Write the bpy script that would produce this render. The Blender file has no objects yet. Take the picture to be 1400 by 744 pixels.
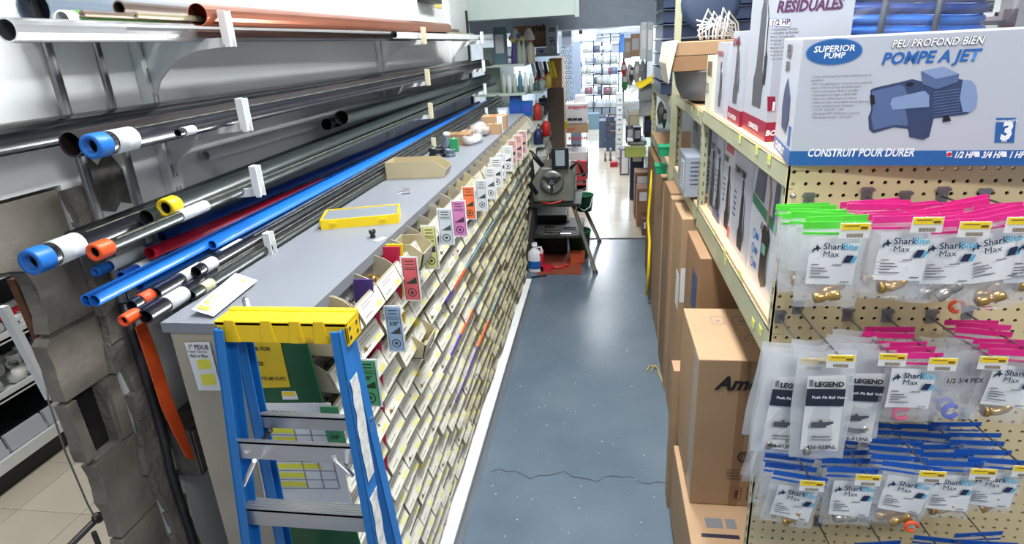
import bpy, bmesh, math, random
from mathutils import Vector, Matrix
random.seed(7)
SC = bpy.context.scene
COL = SC.collection
R = math.radians

# ---------------------------------------------------------------- camera
CH = 1.75                      # eye height above the floor
YAW, PITCH, ROLL, F = R(-9.02), R(20.56), R(-3.02), 821.5
FW = Vector((math.sin(YAW)*math.cos(PITCH), math.cos(YAW)*math.cos(PITCH), -math.sin(PITCH)))
_r = Vector((math.cos(YAW), -math.sin(YAW), 0)); _u = _r.cross(FW)
RT = _r*math.cos(ROLL) + _u*math.sin(ROLL); UP = -_r*math.sin(ROLL) + _u*math.cos(ROLL)
CAM = Vector((0, 0, CH))
cd = bpy.data.cameras.new('camera'); cam = bpy.data.objects.new('camera', cd); COL.objects.link(cam)
cd.sensor_width = 36; cd.lens = 36*F/1400; cd.clip_start = .02; cd.clip_end = 60
m = Matrix((RT, UP, -FW)).transposed().to_4x4(); m.translation = CAM
cam.matrix_world = m
SC.camera = cam

# ---------------------------------------------------------------- world, light, exposure
w = bpy.data.worlds.new('world'); SC.world = w; w.use_nodes = True
w.node_tree.nodes['Background'].inputs[0].default_value = (.80, .86, 1, 1)
w.node_tree.nodes['Background'].inputs[1].default_value = .32
def area(name, loc, sx, sy, power, col=(1, .985, .96), rot=(0, 0, 0)):
    l = bpy.data.lights.new(name, 'AREA'); l.shape = 'RECTANGLE'; l.size = sx; l.size_y = sy; l.energy = power; l.color = col
    o = bpy.data.objects.new(name, l); o.location = loc; o.rotation_euler = rot; COL.objects.link(o); return o
AISLE_LIGHTS = [(.05, 1.2), (.05, 2.9), (0, 7.9), (0, 10.2), (0, 12.6)]
for i, (lx, ly) in enumerate(AISLE_LIGHTS):
    area('fluorescent_lamp_light', (lx, ly, 3.0 if i < 2 else 2.62), .28, 1.2, 48 if i < 2 else 42, (.97, .99, 1))
area('side_aisle_light', (1.3, -.6, 3.0), 1.2, .3, 34)
area('left_room_light', (-2.0, 1.2, 2.55), .3, 1.2, 22)
area('shop_window_daylight', (.4, 15.2, 1.6), 2.4, 1.8, 60, (.78, .88, 1), (R(-90), 0, 0))
SC.view_settings.view_transform = 'Standard'; SC.view_settings.look = 'None'
SC.view_settings.exposure = .45; SC.view_settings.gamma = 1; SC.view_settings.use_curve_mapping = False
SC.cycles.transparent_max_bounces = 24

# ---------------------------------------------------------------- helpers
def P(u, v, x=None, y=None, z=None):
    """the point of the plane x=, y= or z= that the photograph shows at (u, v)"""
    d = RT*((u-700)/F) + UP*((372-v)/F) + FW
    if x is not None: t = x/d.x
    elif y is not None: t = y/d.y
    else: t = (z-CH)/d.z
    return CAM + d*t
def pxs(p): return (Vector(p)-CAM).dot(FW)/F           # metres per pixel at p
def lin(c):
    c = c/255
    return c/12.92 if c <= .04045 else ((c+.055)/1.055)**2.4
_M = {}
def mat(name, rgb, rough=.5, metal=0, var=.08, scale=6, bump=0, bscale=60, alpha=1, emit=0, spec=.5, rgb2=None, stretch=None, trans=0, thresh=None, coat=0):
    if name in _M: return _M[name]
    m = bpy.data.materials.new(name); m.use_nodes = True; nt = m.node_tree; N = nt.nodes; L = nt.links
    b = N['Principled BSDF']; c = [lin(x) for x in rgb]+[1]
    b.inputs['Roughness'].default_value = rough; b.inputs['Metallic'].default_value = metal
    b.inputs['Specular IOR Level'].default_value = spec; b.inputs['Alpha'].default_value = alpha
    b.inputs['Coat Weight'].default_value = coat
    b.inputs['Transmission Weight'].default_value = trans
    tc = N.new('ShaderNodeTexCoord'); vec = tc.outputs['Object']
    if stretch:
        mp = N.new('ShaderNodeMapping'); mp.inputs['Scale'].default_value = stretch; L.new(vec, mp.inputs[0]); vec = mp.outputs[0]
    if var or rgb2:
        n = N.new('ShaderNodeTexNoise'); n.inputs['Scale'].default_value = scale; n.inputs['Detail'].default_value = 5
        L.new(vec, n.inputs['Vector'])
        r = N.new('ShaderNodeValToRGB'); L.new(n.outputs[0], r.inputs[0])
        a, z = (.3, .7) if not thresh else thresh
        r.color_ramp.elements[0].position = a; r.color_ramp.elements[1].position = z
        c2 = [lin(x) for x in rgb2]+[1] if rgb2 else [min(1, x*(1+var)) for x in c[:3]]+[1]
        c1 = c if rgb2 else [x*(1-var) for x in c[:3]]+[1]
        r.color_ramp.elements[0].color = c1; r.color_ramp.elements[1].color = c2
        L.new(r.outputs[0], b.inputs['Base Color'])
        if emit: L.new(r.outputs[0], b.inputs['Emission Color'])
    else:
        b.inputs['Base Color'].default_value = c
        if emit: b.inputs['Emission Color'].default_value = c
    if emit: b.inputs['Emission Strength'].default_value = emit
    if bump:
        n2 = N.new('ShaderNodeTexNoise'); n2.inputs['Scale'].default_value = bscale; n2.inputs['Detail'].default_value = 6
        L.new(vec, n2.inputs['Vector']); bp = N.new('ShaderNodeBump'); bp.inputs['Strength'].default_value = bump
        bp.inputs['Distance'].default_value = .01; L.new(n2.outputs[0], bp.inputs['Height']); L.new(bp.outputs[0], b.inputs['Normal'])
    _M[name] = m; return m

class MB:
    """collects shapes, build() links them as one mesh object"""
    def __init__(s): s.v = []; s.f = []; s.mi = []; s.m = 0; s.sm = []
    def add(s, vs, fs, smooth=False):
        o = len(s.v); s.v += [tuple(x) for x in vs]
        for f in fs: s.f.append([i+o for i in f]); s.mi.append(s.m); s.sm.append(smooth)
        return s
    def box(s, a, b):
        x0, y0, z0 = a; x1, y1, z1 = b
        if x0 > x1: x0, x1 = x1, x0
        if y0 > y1: y0, y1 = y1, y0
        if z0 > z1: z0, z1 = z1, z0
        return s.add([(x0,y0,z0),(x1,y0,z0),(x1,y1,z0),(x0,y1,z0),(x0,y0,z1),(x1,y0,z1),(x1,y1,z1),(x0,y1,z1)],
              [(0,3,2,1),(4,5,6,7),(0,1,5,4),(1,2,6,5),(2,3,7,6),(3,0,4,7)])
    def obox(s, c, ax, ay, az):       # oriented box: centre and half axes
        c, ax, ay, az = map(Vector, (c, ax, ay, az))
        vs = [c+ax*i+ay*j+az*k for k in (-1, 1) for j in (-1, 1) for i in (-1, 1)]
        return s.add(vs, [(0,2,3,1),(4,5,7,6),(0,1,5,4),(1,3,7,5),(3,2,6,7),(2,0,4,6)])
    def poly(s, pts): return s.add(pts, [list(range(len(pts)))])
    def prism(s, pts, d):             # outline (3-D points in order) extruded by vector d
        d = Vector(d); n = len(pts); a = [Vector(p) for p in pts]; vs = a+[p+d for p in a]
        return s.add(vs, [list(range(n))[::-1], list(range(n, 2*n))]+[(i, (i+1) % n, (i+1) % n+n, i+n) for i in range(n)])
    def lathe(s, prof, o=(0,0,0), d=(0,0,1), n=16, smooth=True):   # profile [(radius, along)]
        o = Vector(o); d = Vector(d).normalized(); a = d.orthogonal().normalized(); b = d.cross(a)
        vs = []; fs = []
        for r, t in prof:
            for k in range(n):
                q = 2*math.pi*k/n; vs.append(o+d*t+(a*math.cos(q)+b*math.sin(q))*r)
        for j in range(len(prof)-1):
            for k in range(n):
                k2 = (k+1) % n; fs.append((j*n+k, j*n+k2, (j+1)*n+k2, (j+1)*n+k))
        return s.add(vs, fs, smooth)
    def cyl(s, a, b, r, n=12, r2=None):
        a, b = Vector(a), Vector(b); L = (b-a).length; r2 = r if r2 is None else r2
        return s.lathe([(0,0),(r,0),(r,0),(r2,L),(r2,L),(0,L)], a, b-a, n)
    def tube(s, pts, r, n=8, caps=True):   # swept along points
        pts = [Vector(p) for p in pts]; N = len(pts); vs = []; fs = []
        ref = None
        for i, p in enumerate(pts):
            t = (pts[min(i+1, N-1)]-pts[max(i-1, 0)]).normalized()
            if ref is None: ref = t.orthogonal().normalized()
            ref = (ref-t*ref.dot(t)).normalized(); bb = t.cross(ref)
            rr = r[i] if isinstance(r, (list, tuple)) else r
            for k in range(n):
                q = 2*math.pi*k/n; vs.append(p+(ref*math.cos(q)+bb*math.sin(q))*rr)
        for i in range(N-1):
            for k in range(n):
                k2 = (k+1) % n; fs.append((i*n+k, i*n+k2, (i+1)*n+k2, (i+1)*n+k))
        if caps: fs += [list(range(n))[::-1], list(range((N-1)*n, N*n))]
        return s.add(vs, fs, True)
    def ball(s, c, rx, ry, rz, n=10, m=7):
        c = Vector(c); vs = []; fs = []
        for j in range(m+1):
            th = math.pi*j/m
            for k in range(n):
                q = 2*math.pi*k/n; vs.append(c+Vector((rx*math.sin(th)*math.cos(q), ry*math.sin(th)*math.sin(q), rz*math.cos(th))))
        for j in range(m):
            for k in range(n):
                k2 = (k+1) % n; fs.append((j*n+k, (j+1)*n+k, (j+1)*n+k2, j*n+k2))
        return s.add(vs, fs, True)
    def mesh(s, name, mats, o=(0,0,0)):
        me = bpy.data.meshes.new(name); o = Vector(o)
        me.from_pydata([Vector(v)-o for v in s.v], [], s.f)
        for x in (mats if isinstance(mats, (list, tuple)) else [mats]): me.materials.append(x)
        me.polygons.foreach_set('material_index', s.mi); me.polygons.foreach_set('use_smooth', s.sm)
        me.update(); return me
    def build(s, name, mats, parent=None, o=None, kind=None, bevel=0, label=None):
        base = parent_loc(parent) if parent else Vector(o or (0,0,0))
        ob = bpy.data.objects.new(name, s.mesh(name, mats, base)); COL.objects.link(ob)
        if parent: ob.parent = parent
        else: ob.location = base
        if kind: ob['kind'] = kind
        if label: ob['label'] = label
        if bevel:
            bv = ob.modifiers.new('bevel', 'BEVEL'); bv.width = bevel; bv.segments = 2; bv.limit_method = 'ANGLE'
        return ob
def parent_loc(p):
    l = Vector((0,0,0))
    while p: l = l+p.location; p = p.parent
    return l
def thing(name, label, cat, loc=(0,0,0), group=None):
    o = bpy.data.objects.new(name, None); o.empty_display_size = .05; COL.objects.link(o); o.location = Vector(loc)
    o['label'] = label; o['category'] = cat
    if group: o['group'] = group
    return o
def tag(o, label, cat, group=None):
    o['label'] = label; o['category'] = cat
    if group: o['group'] = group
    return o
def copy_tree(o, parent=None):
    c = o.copy(); COL.objects.link(c); c.parent = parent
    for ch in [x for x in KIDS.get(o.name, o.children)]: copy_tree(ch, c)
    return c
KIDS = {}
def struct(mb, name, mats, **k): return mb.build(name, mats, kind='structure', **k)

_T = {}
AX = {'y-': (Vector((1,0,0)), Vector((0,0,1)), Vector((0,-1,0))), 'x-': (Vector((0,-1,0)), Vector((0,0,1)), Vector((-1,0,0))),
      'x+': (Vector((0,1,0)), Vector((0,0,1)), Vector((1,0,0))), 'z+': (Vector((1,0,0)), Vector((0,1,0)), Vector((0,0,1)))}
def text(parent, s, p, size, m, face='y-', shear=0, bold=.02, wx=1, name='lettering', rot=0, center=False, lift=.0012):
    key = (s, shear, bold, center)
    if key not in _T:
        c = bpy.data.curves.new('t', 'FONT'); c.body = s; c.shear = shear; c.offset = bold; c.size = 1; c.resolution_u = 2
        if center: c.align_x = 'CENTER'
        o = bpy.data.objects.new('t', c); COL.objects.link(o)
        dg = bpy.context.evaluated_depsgraph_get()
        _T[key] = bpy.data.meshes.new_from_object(o.evaluated_get(dg)); bpy.data.objects.remove(o)
    me = _T[key].copy(); me.name = name; me.materials.clear(); me.materials.append(m)
    r, u, n = face if not isinstance(face, str) else AX[face]
    if rot:
        q = R(rot); r, u = r*math.cos(q)+u*math.sin(q), u*math.cos(q)-r*math.sin(q)
    mt = Matrix((r*wx, u, n)).transposed().to_4x4()
    me.transform(Matrix.Diagonal((size, size, size, 1))); me.transform(mt)
    me.transform(Matrix.Translation(Vector(p)+n*lift-parent_loc(parent)))
    ob = bpy.data.objects.new(name, me); COL.objects.link(ob); ob.parent = parent; return ob
def card(mb, c, w, h, face='y-', t=.0006, lift=0, rot=0):
    r, u, n = face if not isinstance(face, str) else AX[face]
    if rot:
        q = R(rot); r, u = r*math.cos(q)+u*math.sin(q), u*math.cos(q)-r*math.sin(q)
    return mb.obox(Vector(c)+n*lift, r*w/2, u*h/2, n*t/2)

ORD = ['first','second','third','fourth','fifth','sixth','seventh','eighth','ninth','tenth','eleventh','twelfth','thirteenth','fourteenth','fifteenth','sixteenth','seventeenth','eighteenth','nineteenth','twentieth']+['twenty-'+x for x in ['first','second','third','fourth','fifth','sixth','seventh','eighth','ninth']]+['thirtieth']

# ---------------------------------------------------------------- materials
white = mat('white_paint', (226,229,228), .45, var=.03, scale=3)
wallm = mat('white_wall_panel', (232,234,232), .32, var=.04, scale=2, rgb2=(218,221,219))
ceilm = mat('ceiling_paint', (215,220,225), .7, var=.03)
greyblue = mat('blue_grey_header_paint', (176,192,210), .3, var=.1, scale=3, bump=.3, bscale=14)
soffitm = mat('greenish_white_soffit', (172,186,180), .5, var=.03)
bluefloor = mat('blue_grey_floor_paint', (92,108,122), .24, var=.10, scale=2.5, bump=.05, bscale=25, rgb2=(108,122,134))
tilem = mat('beige_vinyl_tile', (206,196,178), .16, var=.05, scale=4)
tilem2 = mat('cream_vinyl_tile', (213,204,186), .16, var=.05, scale=3)
blockm = mat('grey_concrete_block', (134,128,116), .9, var=.2, scale=9, bump=.3, bscale=50, rgb2=(98,93,84))
mortar = mat('worn_mortar', (120,116,108), .9, var=.2, scale=12, bump=.8, bscale=50)
brickm = mat('brown_fibreboard', (104,66,42), .85, var=.2, scale=20, bump=.5)
darkm = mat('dark_recess', (26,25,25), .9, var=.1)
galv = mat('galvanised_steel', (150,152,154), .32, metal=.85, var=.1, scale=10)
steel = mat('bright_steel', (196,198,200), .25, metal=.9, var=.05)
alum = mat('brushed_aluminium', (190,192,194), .34, metal=.8, var=.06, scale=30, stretch=(.2,1,1))
blackp = mat('black_iron_pipe', (26,27,33), .22, var=.25, scale=10, spec=.7)
blackp2 = mat('dark_green_black_pipe', (34,42,42), .28, var=.2, scale=10, spec=.6)
greyp = mat('grey_plastic_pipe', (92,104,118), .3, var=.05)
copper = mat('copper', (186,112,84), .22, metal=.85, var=.08)
bluep = mat('light_blue_tube', (30,108,205), .3, var=.05)
dblue = mat('dark_blue_tube', (22,62,140), .35, var=.05)
redp = mat('red_tube', (170,22,52), .35, var=.05)
capblue = mat('blue_plastic_cap', (30,110,196), .4, var=.03)
caporange = mat('orange_plastic_cap', (235,84,30), .4, var=.03)
capyellow = mat('yellow_plastic_cap', (224,190,24), .4, var=.03)
paper = mat('white_paper', (228,230,230), .6, var=.02)
paper2 = mat('cream_label', (212,210,196), .6, var=.05, scale=25)
ink = mat('black_ink', (34,34,38), .6, var=0)
greyink = mat('grey_ink', (120,120,124), .6, var=0)
yellowh = mat('yellow_highlighter', (226,222,70), .6, var=.05)
yellowpr = mat('yellow_price_print', (244,210,40), .5, var=0)
binm = mat('beige_bin_plastic', (160,153,134), .45, var=.06, scale=8)
binm2 = mat('tan_bin_plastic', (178,166,134), .45, var=.06, scale=8)
inside = mat('dark_fitting_metal', (92,90,86), .5, metal=.3, var=.3, scale=50)
cabm = mat('beige_cabinet_metal', (168,160,142), .5, var=.05, scale=3)
topm = mat('grey_countertop', (128,133,141), .4, var=.04, scale=4)
pegm = mat('tan_pegboard', (224,204,160), .55, var=.03, scale=5)
rackm = mat('pale_green_rack_paint', (176,178,148), .4, var=.08, scale=8)
woodm = mat('pine_deck_board', (222,180,136), .6, var=.1, scale=6, stretch=(8,1,8))
cardb = mat('brown_cardboard', (176,144,110), .7, var=.06, scale=5)
cardb2 = mat('dark_brown_cardboard', (150,116,84), .7, var=.08, scale=5)
tape = mat('glossy_packing_tape', (176,140,98), .2, var=.03)
ladblue = mat('blue_fibreglass', (30,112,184), .38, var=.07, scale=8)
ladyel = mat('yellow_ladder_cap', (236,196,20), .4, var=.1, scale=14, rgb2=(120,96,20), thresh=(.62,.72))
clear = mat('clear_plastic_film', (232,236,240), .12, var=0, alpha=.2, spec=.9)
cloudy = mat('cloudy_plastic_film', (225,228,232), .2, var=0, alpha=.42, spec=.8)
brass = mat('brass', (190,152,88), .28, metal=.85, var=.15, scale=40)
blackpl = mat('black_plastic', (24,26,30), .4, var=.1)
navy = mat('dark_blue_plastic', (44,58,84), .35, var=.08)
# stickers
# ================================================================ SETTING
rnd = random.random
def U(a, b): return random.uniform(a, b)
fl = MB(); fl.box((-.96, -.6, -.05), (2.6, 5.5, 0)); floor_blue = struct(fl, 'floor', bluefloor)
b = MB()
random.seed(3)
for k in range(300):
    x = U(-.5, .36); y = U(1.2, 5.3); s = U(.0015, .006)
    q = U(0, 3); dx, dy = math.cos(q)*s, math.sin(q)*s*U(.3, 1)
    b.poly([(x-dx, y-dy, .0012), (x+dy, y-dx, .0012), (x+dx, y+dy, .0012), (x-dy*.6, y+dx*.5, .0012)])
b.build('floor_chips', mat('pale_floor_chip', (176,182,176), .7, var=.05), floor_blue, kind='stuff')
b = MB(); pts = [(-.48+.86*i/24, 2.12+.02*math.sin(i*.9)+.012*math.sin(i*2.3), .0011) for i in range(25)]
for i in range(24):
    p, q = Vector(pts[i]), Vector(pts[i+1]); b.poly([p, q, q+Vector((0,.003+.002*rnd(),0)), p+Vector((0,.004,0))])
b.build('floor_crack', mat('crack_dark', (52,58,64), .9, var=0), floor_blue)
# beige tiled floor of the shop, tile by tile
b = MB(); b.box((-2.5, 5.5, -.05), (3, 15.6, -.003)); shopfloor = struct(b, 'floor_shop', mat('tile_joint', (150,140,124), .6))
def tiles(par, x0, y0, nx, ny, z=0, s=.305):
    t = MB(); t.box((.0012, .0012, -.004), (s-.0012, s-.0012, 0)); t1 = t.mesh('tile', tilem); t2 = t.mesh('tile', tilem2)
    for i in range(nx):
        for j in range(ny):
            o = bpy.data.objects.new('tile', t1 if random.random() < .5 else t2); COL.objects.link(o); o.parent = par
            o.location = (x0+i*s, y0+j*s, z)
tiles(shopfloor, -.82, 5.505, 5, 31)
WX = -.95
b = MB(); b.box((-4.4, -.6, -.05), (-1.18, 6, -.003)); leftfloor = struct(b, 'floor_side_room', _M['tile_joint'])
tiles(leftfloor, -2.77, .2, 5, 8)
b = MB(); b.box((-.6, 5.49, 0), (.46, 5.52, .004)); struct(b, 'trim_1', mat('seam_dark', (70,68,66), .7))
b = MB(); b.box((WX-.12, -.6, 3.10), (4, 4.9, 3.2)); b.box((-4.4, -.6, 2.62), (WX-.12, 4.9, 2.7)); b.box((-4.4, 4.9, 2.75), (4, 15.8, 2.8)); struct(b, 'ceiling', ceilm)
for i, (lx, ly) in enumerate(AISLE_LIGHTS):
    zz = 3.10 if i < 2 else 2.75
    t = thing('ceiling_light', ['white fluorescent ceiling fixture above the near end of the parts bins', 'white fluorescent ceiling fixture above the far end of the parts bins', 'white fluorescent fixture just beyond the blue grey header', 'middle fluorescent fixture over the front shop', 'fluorescent fixture nearest the bright shop window'][i], 'light', (lx, ly, zz))
    b = MB(); b.box((lx-.16, ly-.65, zz-.06), (lx+.16, ly+.65, zz-.001)); b.build('housing', white, t)
    for dx in (-.08, .08):
        b = MB(); b.cyl((lx+dx, ly-.6, zz-.08), (lx+dx, ly+.6, zz-.08), .014); b.build('lamp_tube', mat('lamp_glow', (255,255,255), .5, var=0, emit=6), t)
# left wall: panel from y=.93 on, lintel above the broken opening, block stub end
WX = -.95
b = MB(); b.box((WX-.11, .93, 0), (WX, 4.62, 3.1)); b.box((WX-.11, -.6, 1.56), (WX, .93, 3.1))
wall_left = struct(b, 'wall_left', wallm)
# wall face beneath bracket level is darker unpainted hardboard with a mortar smear
def blk(pts, x0=WX-.035, x1=WX-.004, m=blockm):
    b = MB(); b.prism([(x0, y, z) for y, z in pts], (x1-x0, 0, 0)); return b.build('concrete_block', m, wall_left, bevel=.0012)
b = MB(); b.prism([(WX-.034, y, z) for y, z in ((.93,1.545),(.62,1.545),(.62,1.48),(.825,1.43),(.832,1.2),(.825,1.19),(.892,1.19),(.892,1.045),(.83,1.045),(.835,0),(.93,0))], (.024, 0, 0)); b.build('mortar_bed', mortar, wall_left)
random.seed(11)
def jag(y, z0, z1, n=6, a=.012): return [(y+U(-a, a)*.6, z1+(z0-z1)*i/n) for i in range(n+1)]
blk([(.925,1.553),(.60,1.553),(.60,1.475),(.70,1.465),(.795,1.445),(.818,1.437),(.828,1.40),(.828,1.352),(.820,1.318),(.925,1.318)])
blk([(.925,1.188),(.925,1.310),(.818,1.310)]+jag(.808,1.188,1.30,5,.004))
blk([(.897,1.045),(.902,1.182),(.925,1.182),(.925,1.045)])
blk([(.832,1.055),(.828,1.182)]+jag(.809,1.055,1.18,5,.004))
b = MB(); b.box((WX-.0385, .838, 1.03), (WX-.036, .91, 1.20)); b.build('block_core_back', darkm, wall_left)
for z0_, z1_ in ((.862,1.040),(.672,.855),(.48,.665),(.29,.473),(.1,.283),(0,.093)):
    blk([(.925,z0_),(.925,z1_)]+jag(.820,z0_,z1_,6,.006))
b = MB()
random.seed(5)
for i in range(26):                     # rough mortar strip beside the blocks
    z = 1.55-i*.06; y0 = .922+U(-.008, .008)
    b.prism([(WX-.002, y0, z), (WX-.002, .985+U(-.004,.004), z), (WX-.002, .985+U(-.004,.004), z-.061), (WX-.002, y0+U(-.01,.01), z-.061)], (.012+U(0,.006), 0, 0))
b.build('mortar_strip', mortar, wall_left)
b = MB(); b.prism([(WX, .97, 1.545), (WX, 1.0, 1.60), (WX, 1.02, 1.575), (WX, 1.05, 1.60), (WX, 1.075, 1.56), (WX, 1.075, 1.49), (WX, 1.05, 1.50), (WX, 1.03, 1.485), (WX, .985, 1.50)], (.004, 0, 0)); b.build('mortar_smear', mat('dark_mortar', (98,96,90), .95, var=.3, scale=30, bump=.8), wall_left)
b = MB(); b.prism([(WX-.055, .825, 1.42), (WX-.055, .93, 1.42), (WX-.055, .93, 0), (WX-.055, .848, 0), (WX-.055, .846, .9), (WX-.055, .838, 1.2)], (.015, 0, 0))
b.build('fibreboard_edge', brickm, wall_left)
# black seam on wall at far end, return wall
b = MB(); b.box((WX, 4.50, 1.0), (WX+.012, 4.53, 2.0)); b.build('wall_seam', blackpl, wall_left)
b = MB(); b.box((WX-.2, 1.0, 0), (WX+.004, 3.98, 1.35)); b.build('lower_wall_board', wallm, wall_left)
b = MB(); b.box((-1.75, 4.62, 0), (-1.6, 15.6, 2.75)); struct(b, 'wall_shop_left', mat('pale_shop_wall', (190,198,204), .6))
b = MB(); b.box((2.2, 5.5, 0), (2.35, 15.6, 2.75)); struct(b, 'wall_shop_right', _M['pale_shop_wall'])
b = MB(); b.box((-4.4, 5.9, 0), (-1.75, 6, 2.7)); struct(b, 'wall_side_room', _M['pale_shop_wall'])
b = MB(); b.box((-4.4, -.7, 0), (-4.3, 6, 2.7)); struct(b, 'wall_side_room_far', _M['pale_shop_wall'])
b = MB(); b.box((1.12, 3.55, 0), (4, 3.7, 3.1)); struct(b, 'wall_right', mat('grey_right_wall', (178,180,184), .7))
# headers
b = MB(); b.box((WX, 4.55, 1.935), (-.16, 4.75, 3.1)); b.box((-.185, 4.53, 1.92), (-.155, 4.77, 3.1)); struct(b, 'trim_2', soffitm)
b = MB(); b.box((-1.6, 6.3, 1.875), (2.2, 6.9, 2.75)); struct(b, 'trim_3', greyblue)
b = MB(); b.box((-1.6, 9.4, 1.86), (2.2, 9.7, 2.75)); struct(b, 'trim_4', mat('white_header', (205,212,220), .5))
# far wall with window
b = MB(); b.box((-1.6, 15.5, 0), (-.55, 15.6, 2.75)); b.box((1.6, 15.5, 0), (2.2, 15.6, 2.75)); b.box((-.55, 15.5, 1.75), (1.6, 15.6, 2.75)); b.box((-.55, 15.5, 0), (1.6, 15.6, .35))
struct(b, 'wall_front', mat('blue_white_wall', (196,208,222), .6))
b = MB(); b.box((-.55, 15.56, .35), (1.6, 15.57, 1.75)); wn = struct(b, 'window_1', mat('daylight_sky_behind_glass', (214,236,255), .5, var=0, emit=1.6))
b = MB()
for x in (-.55, .0, .52, 1.05, 1.58): b.box((x-.02, 15.5, .35), (x+.02, 15.555, 1.75))
b.box((-.55, 15.5, 1.04), (1.6, 15.555, 1.08)); b.build('window_frame', blackpl, wn)

# conduits on the wall
def conduit(label, y, ztop, zbot, r=.011):
    t = thing('conduit', label, 'pipe', (WX+r+.003, y, zbot))
    r *= .68
    b = MB(); b.cyl((WX+r+.014, y, zbot), (WX+r+.014, y, ztop), r, 14); b.build('tube', galv, t)
    for z in (1.9, 1.36):
        if zbot < z < ztop:
            b = MB(); b.box((WX+.0005, y-.02, z-.01), (WX+.003, y+.02, z+.01)); b.lathe([(r+.001,-.01),(r+.003,-.01),(r+.003,.01),(r+.001,.01)], (WX+r+.014, y, z)); b.build('strap', galv, t)
    return t
conduit('left steel conduit running down the wall to the electrical box', .965, 2.6, .92, .013)
conduit('right thinner steel conduit behind the pipe ends', 1.075, 2.6, 1.12, .010)
# electrical box with strap
t = thing('junction_box', 'dark metal junction box low on the wall under the orange strap', 'box', (WX+.004, 1.0, .92))
b = MB(); b.box((WX+.002, .965, .90), (WX+.085, 1.10, 1.02)); b.build('body', mat('dirty_dark_steel', (104,100,94), .5, metal=.3, var=.3, scale=30), t, bevel=.003)
b = MB(); b.box((WX+.086, .97, .905), (WX+.089, 1.095, 1.015)); b.build('cover', mat('cover_steel', (116,112,106), .5, metal=.3, var=.3, scale=20), t)
for dy, dz in ((.99, .93), (1.075, .93), (1.08, .99)):
    b = MB(); b.cyl((WX+.089, dy, dz), (WX+.096, dy, dz), .005, 8); b.build('screw', mat('brass_screw', (190,170,110), .4, metal=.7), t)
t = thing('cable_pipe', 'scuffed steel pipe rising from the junction box beside the beige cabinet', 'pipe', (WX+.03, 1.14, 1.02))
b = MB(); b.tube([(WX+.03, 1.085, 1.02), (WX+.03, 1.12, 1.06), (WX+.03, 1.15, 1.12), (WX+.03, 1.15, 1.36)], .012); b.build('tube', mat('scuffed_steel', (90,88,86), .5, metal=.6, var=.4, scale=40, rgb2=(200,200,198), thresh=(.58,.66)), t)
t = thing('cable_pipe', 'black pipe bending past the left edge of the junction box', 'pipe', (WX+.02, .94, 0))
b = MB(); b.tube([(WX+.03, .955, 1.32), (WX+.03, .957, 1.08), (WX+.03, .955, 1.0), (WX+.03, .948, .93), (WX+.03, .95, .8), (WX+.03, .955, .002)], .0085); b.build('tube', mat('worn_black_pipe', (58,58,60), .45, metal=.4, var=.3, scale=20), t)
# orange strap: from the pipes down to the box
pa = P(191, 443, x=WX+.11); pc = P(226, 548, x=WX+.105); pb = P(258, 622, x=WX+.100)
b = MB(); w_ = .016
L1 = [pa, (pa+pc)/2+Vector((.002,0,0)), pc, (pc+pb)/2, pb, pb+Vector((-.004,.012,-.02))]
wd = [.013, .015, .015, .014, .009, .004]
vs = []; 
for p, q in zip(L1, wd): vs += [p+Vector((0,-q,0)), p+Vector((0,q,0)), p+Vector((.002,q,0)), p+Vector((.002,-q,0))]
fs = []
for i in range(5):
    for k in range(4): fs.append((i*4+k, i*4+(k+1)%4, (i+1)*4+(k+1)%4, (i+1)*4+k))
fs += [(0,1,2,3), (23,22,21,20)]
b.add(vs, fs); tag(b.build('hanging_strap', mat('orange_webbing', (238,92,36), .6, var=.04), o=pb), 'orange strap hanging from the pipe ends down to the junction box', 'strap')

# slotted uprights and bracket arms
def upright(label, y, z0, z1):
    t = thing('slotted_upright', label, 'shelf upright', (WX+.006, y, z0))
    b = MB(); x = WX+.02; b.box((WX+.001, y-.0115, z0), (x-.0042, y+.0115, z1))
    b.build('slot_backing', darkm, t)
    b = MB(); b.box((WX+.001, y-.0188, z0), (x-.004, y-.012, z1)); b.box((WX+.001, y+.012, z0), (x-.004, y+.0188, z1)); b.build('channel', white, t, kind='stuff')
    b = MB(); pit = .05
    b.box((x-.0038, y-.019, z0), (x, y-.009, z1)); b.box((x-.0038, y+.009, z0), (x, y+.019, z1)); b.box((x-.0038, y-.003, z0), (x, y+.003, z1))
    n = int((z1-z0)/pit)
    for i in range(n):
        z = z0+i*pit
        b.box((x-.0038, y-.0091, z), (x, y-.0029, z+.022)); b.box((x-.0038, y+.0029, z), (x, y+.0091, z+.022))
    b.build('slotted_face', white, t)
YB = [1.2, 2.63, 3.95]; ZL = [1.795, 1.628, 1.488, 1.338]
upright('slotted white upright nearest the broken wall end', 1.2, 1.345, 2.6)
upright('slotted white upright halfway along the pipe rack', 2.63, 1.36, 2.6)
upright('slotted white upright at the far end of the pipe rack', 3.95, 1.36, 2.6)
lev = ['top', 'second', 'third', 'lowest']; pos = ['near', 'middle', 'far']
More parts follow.
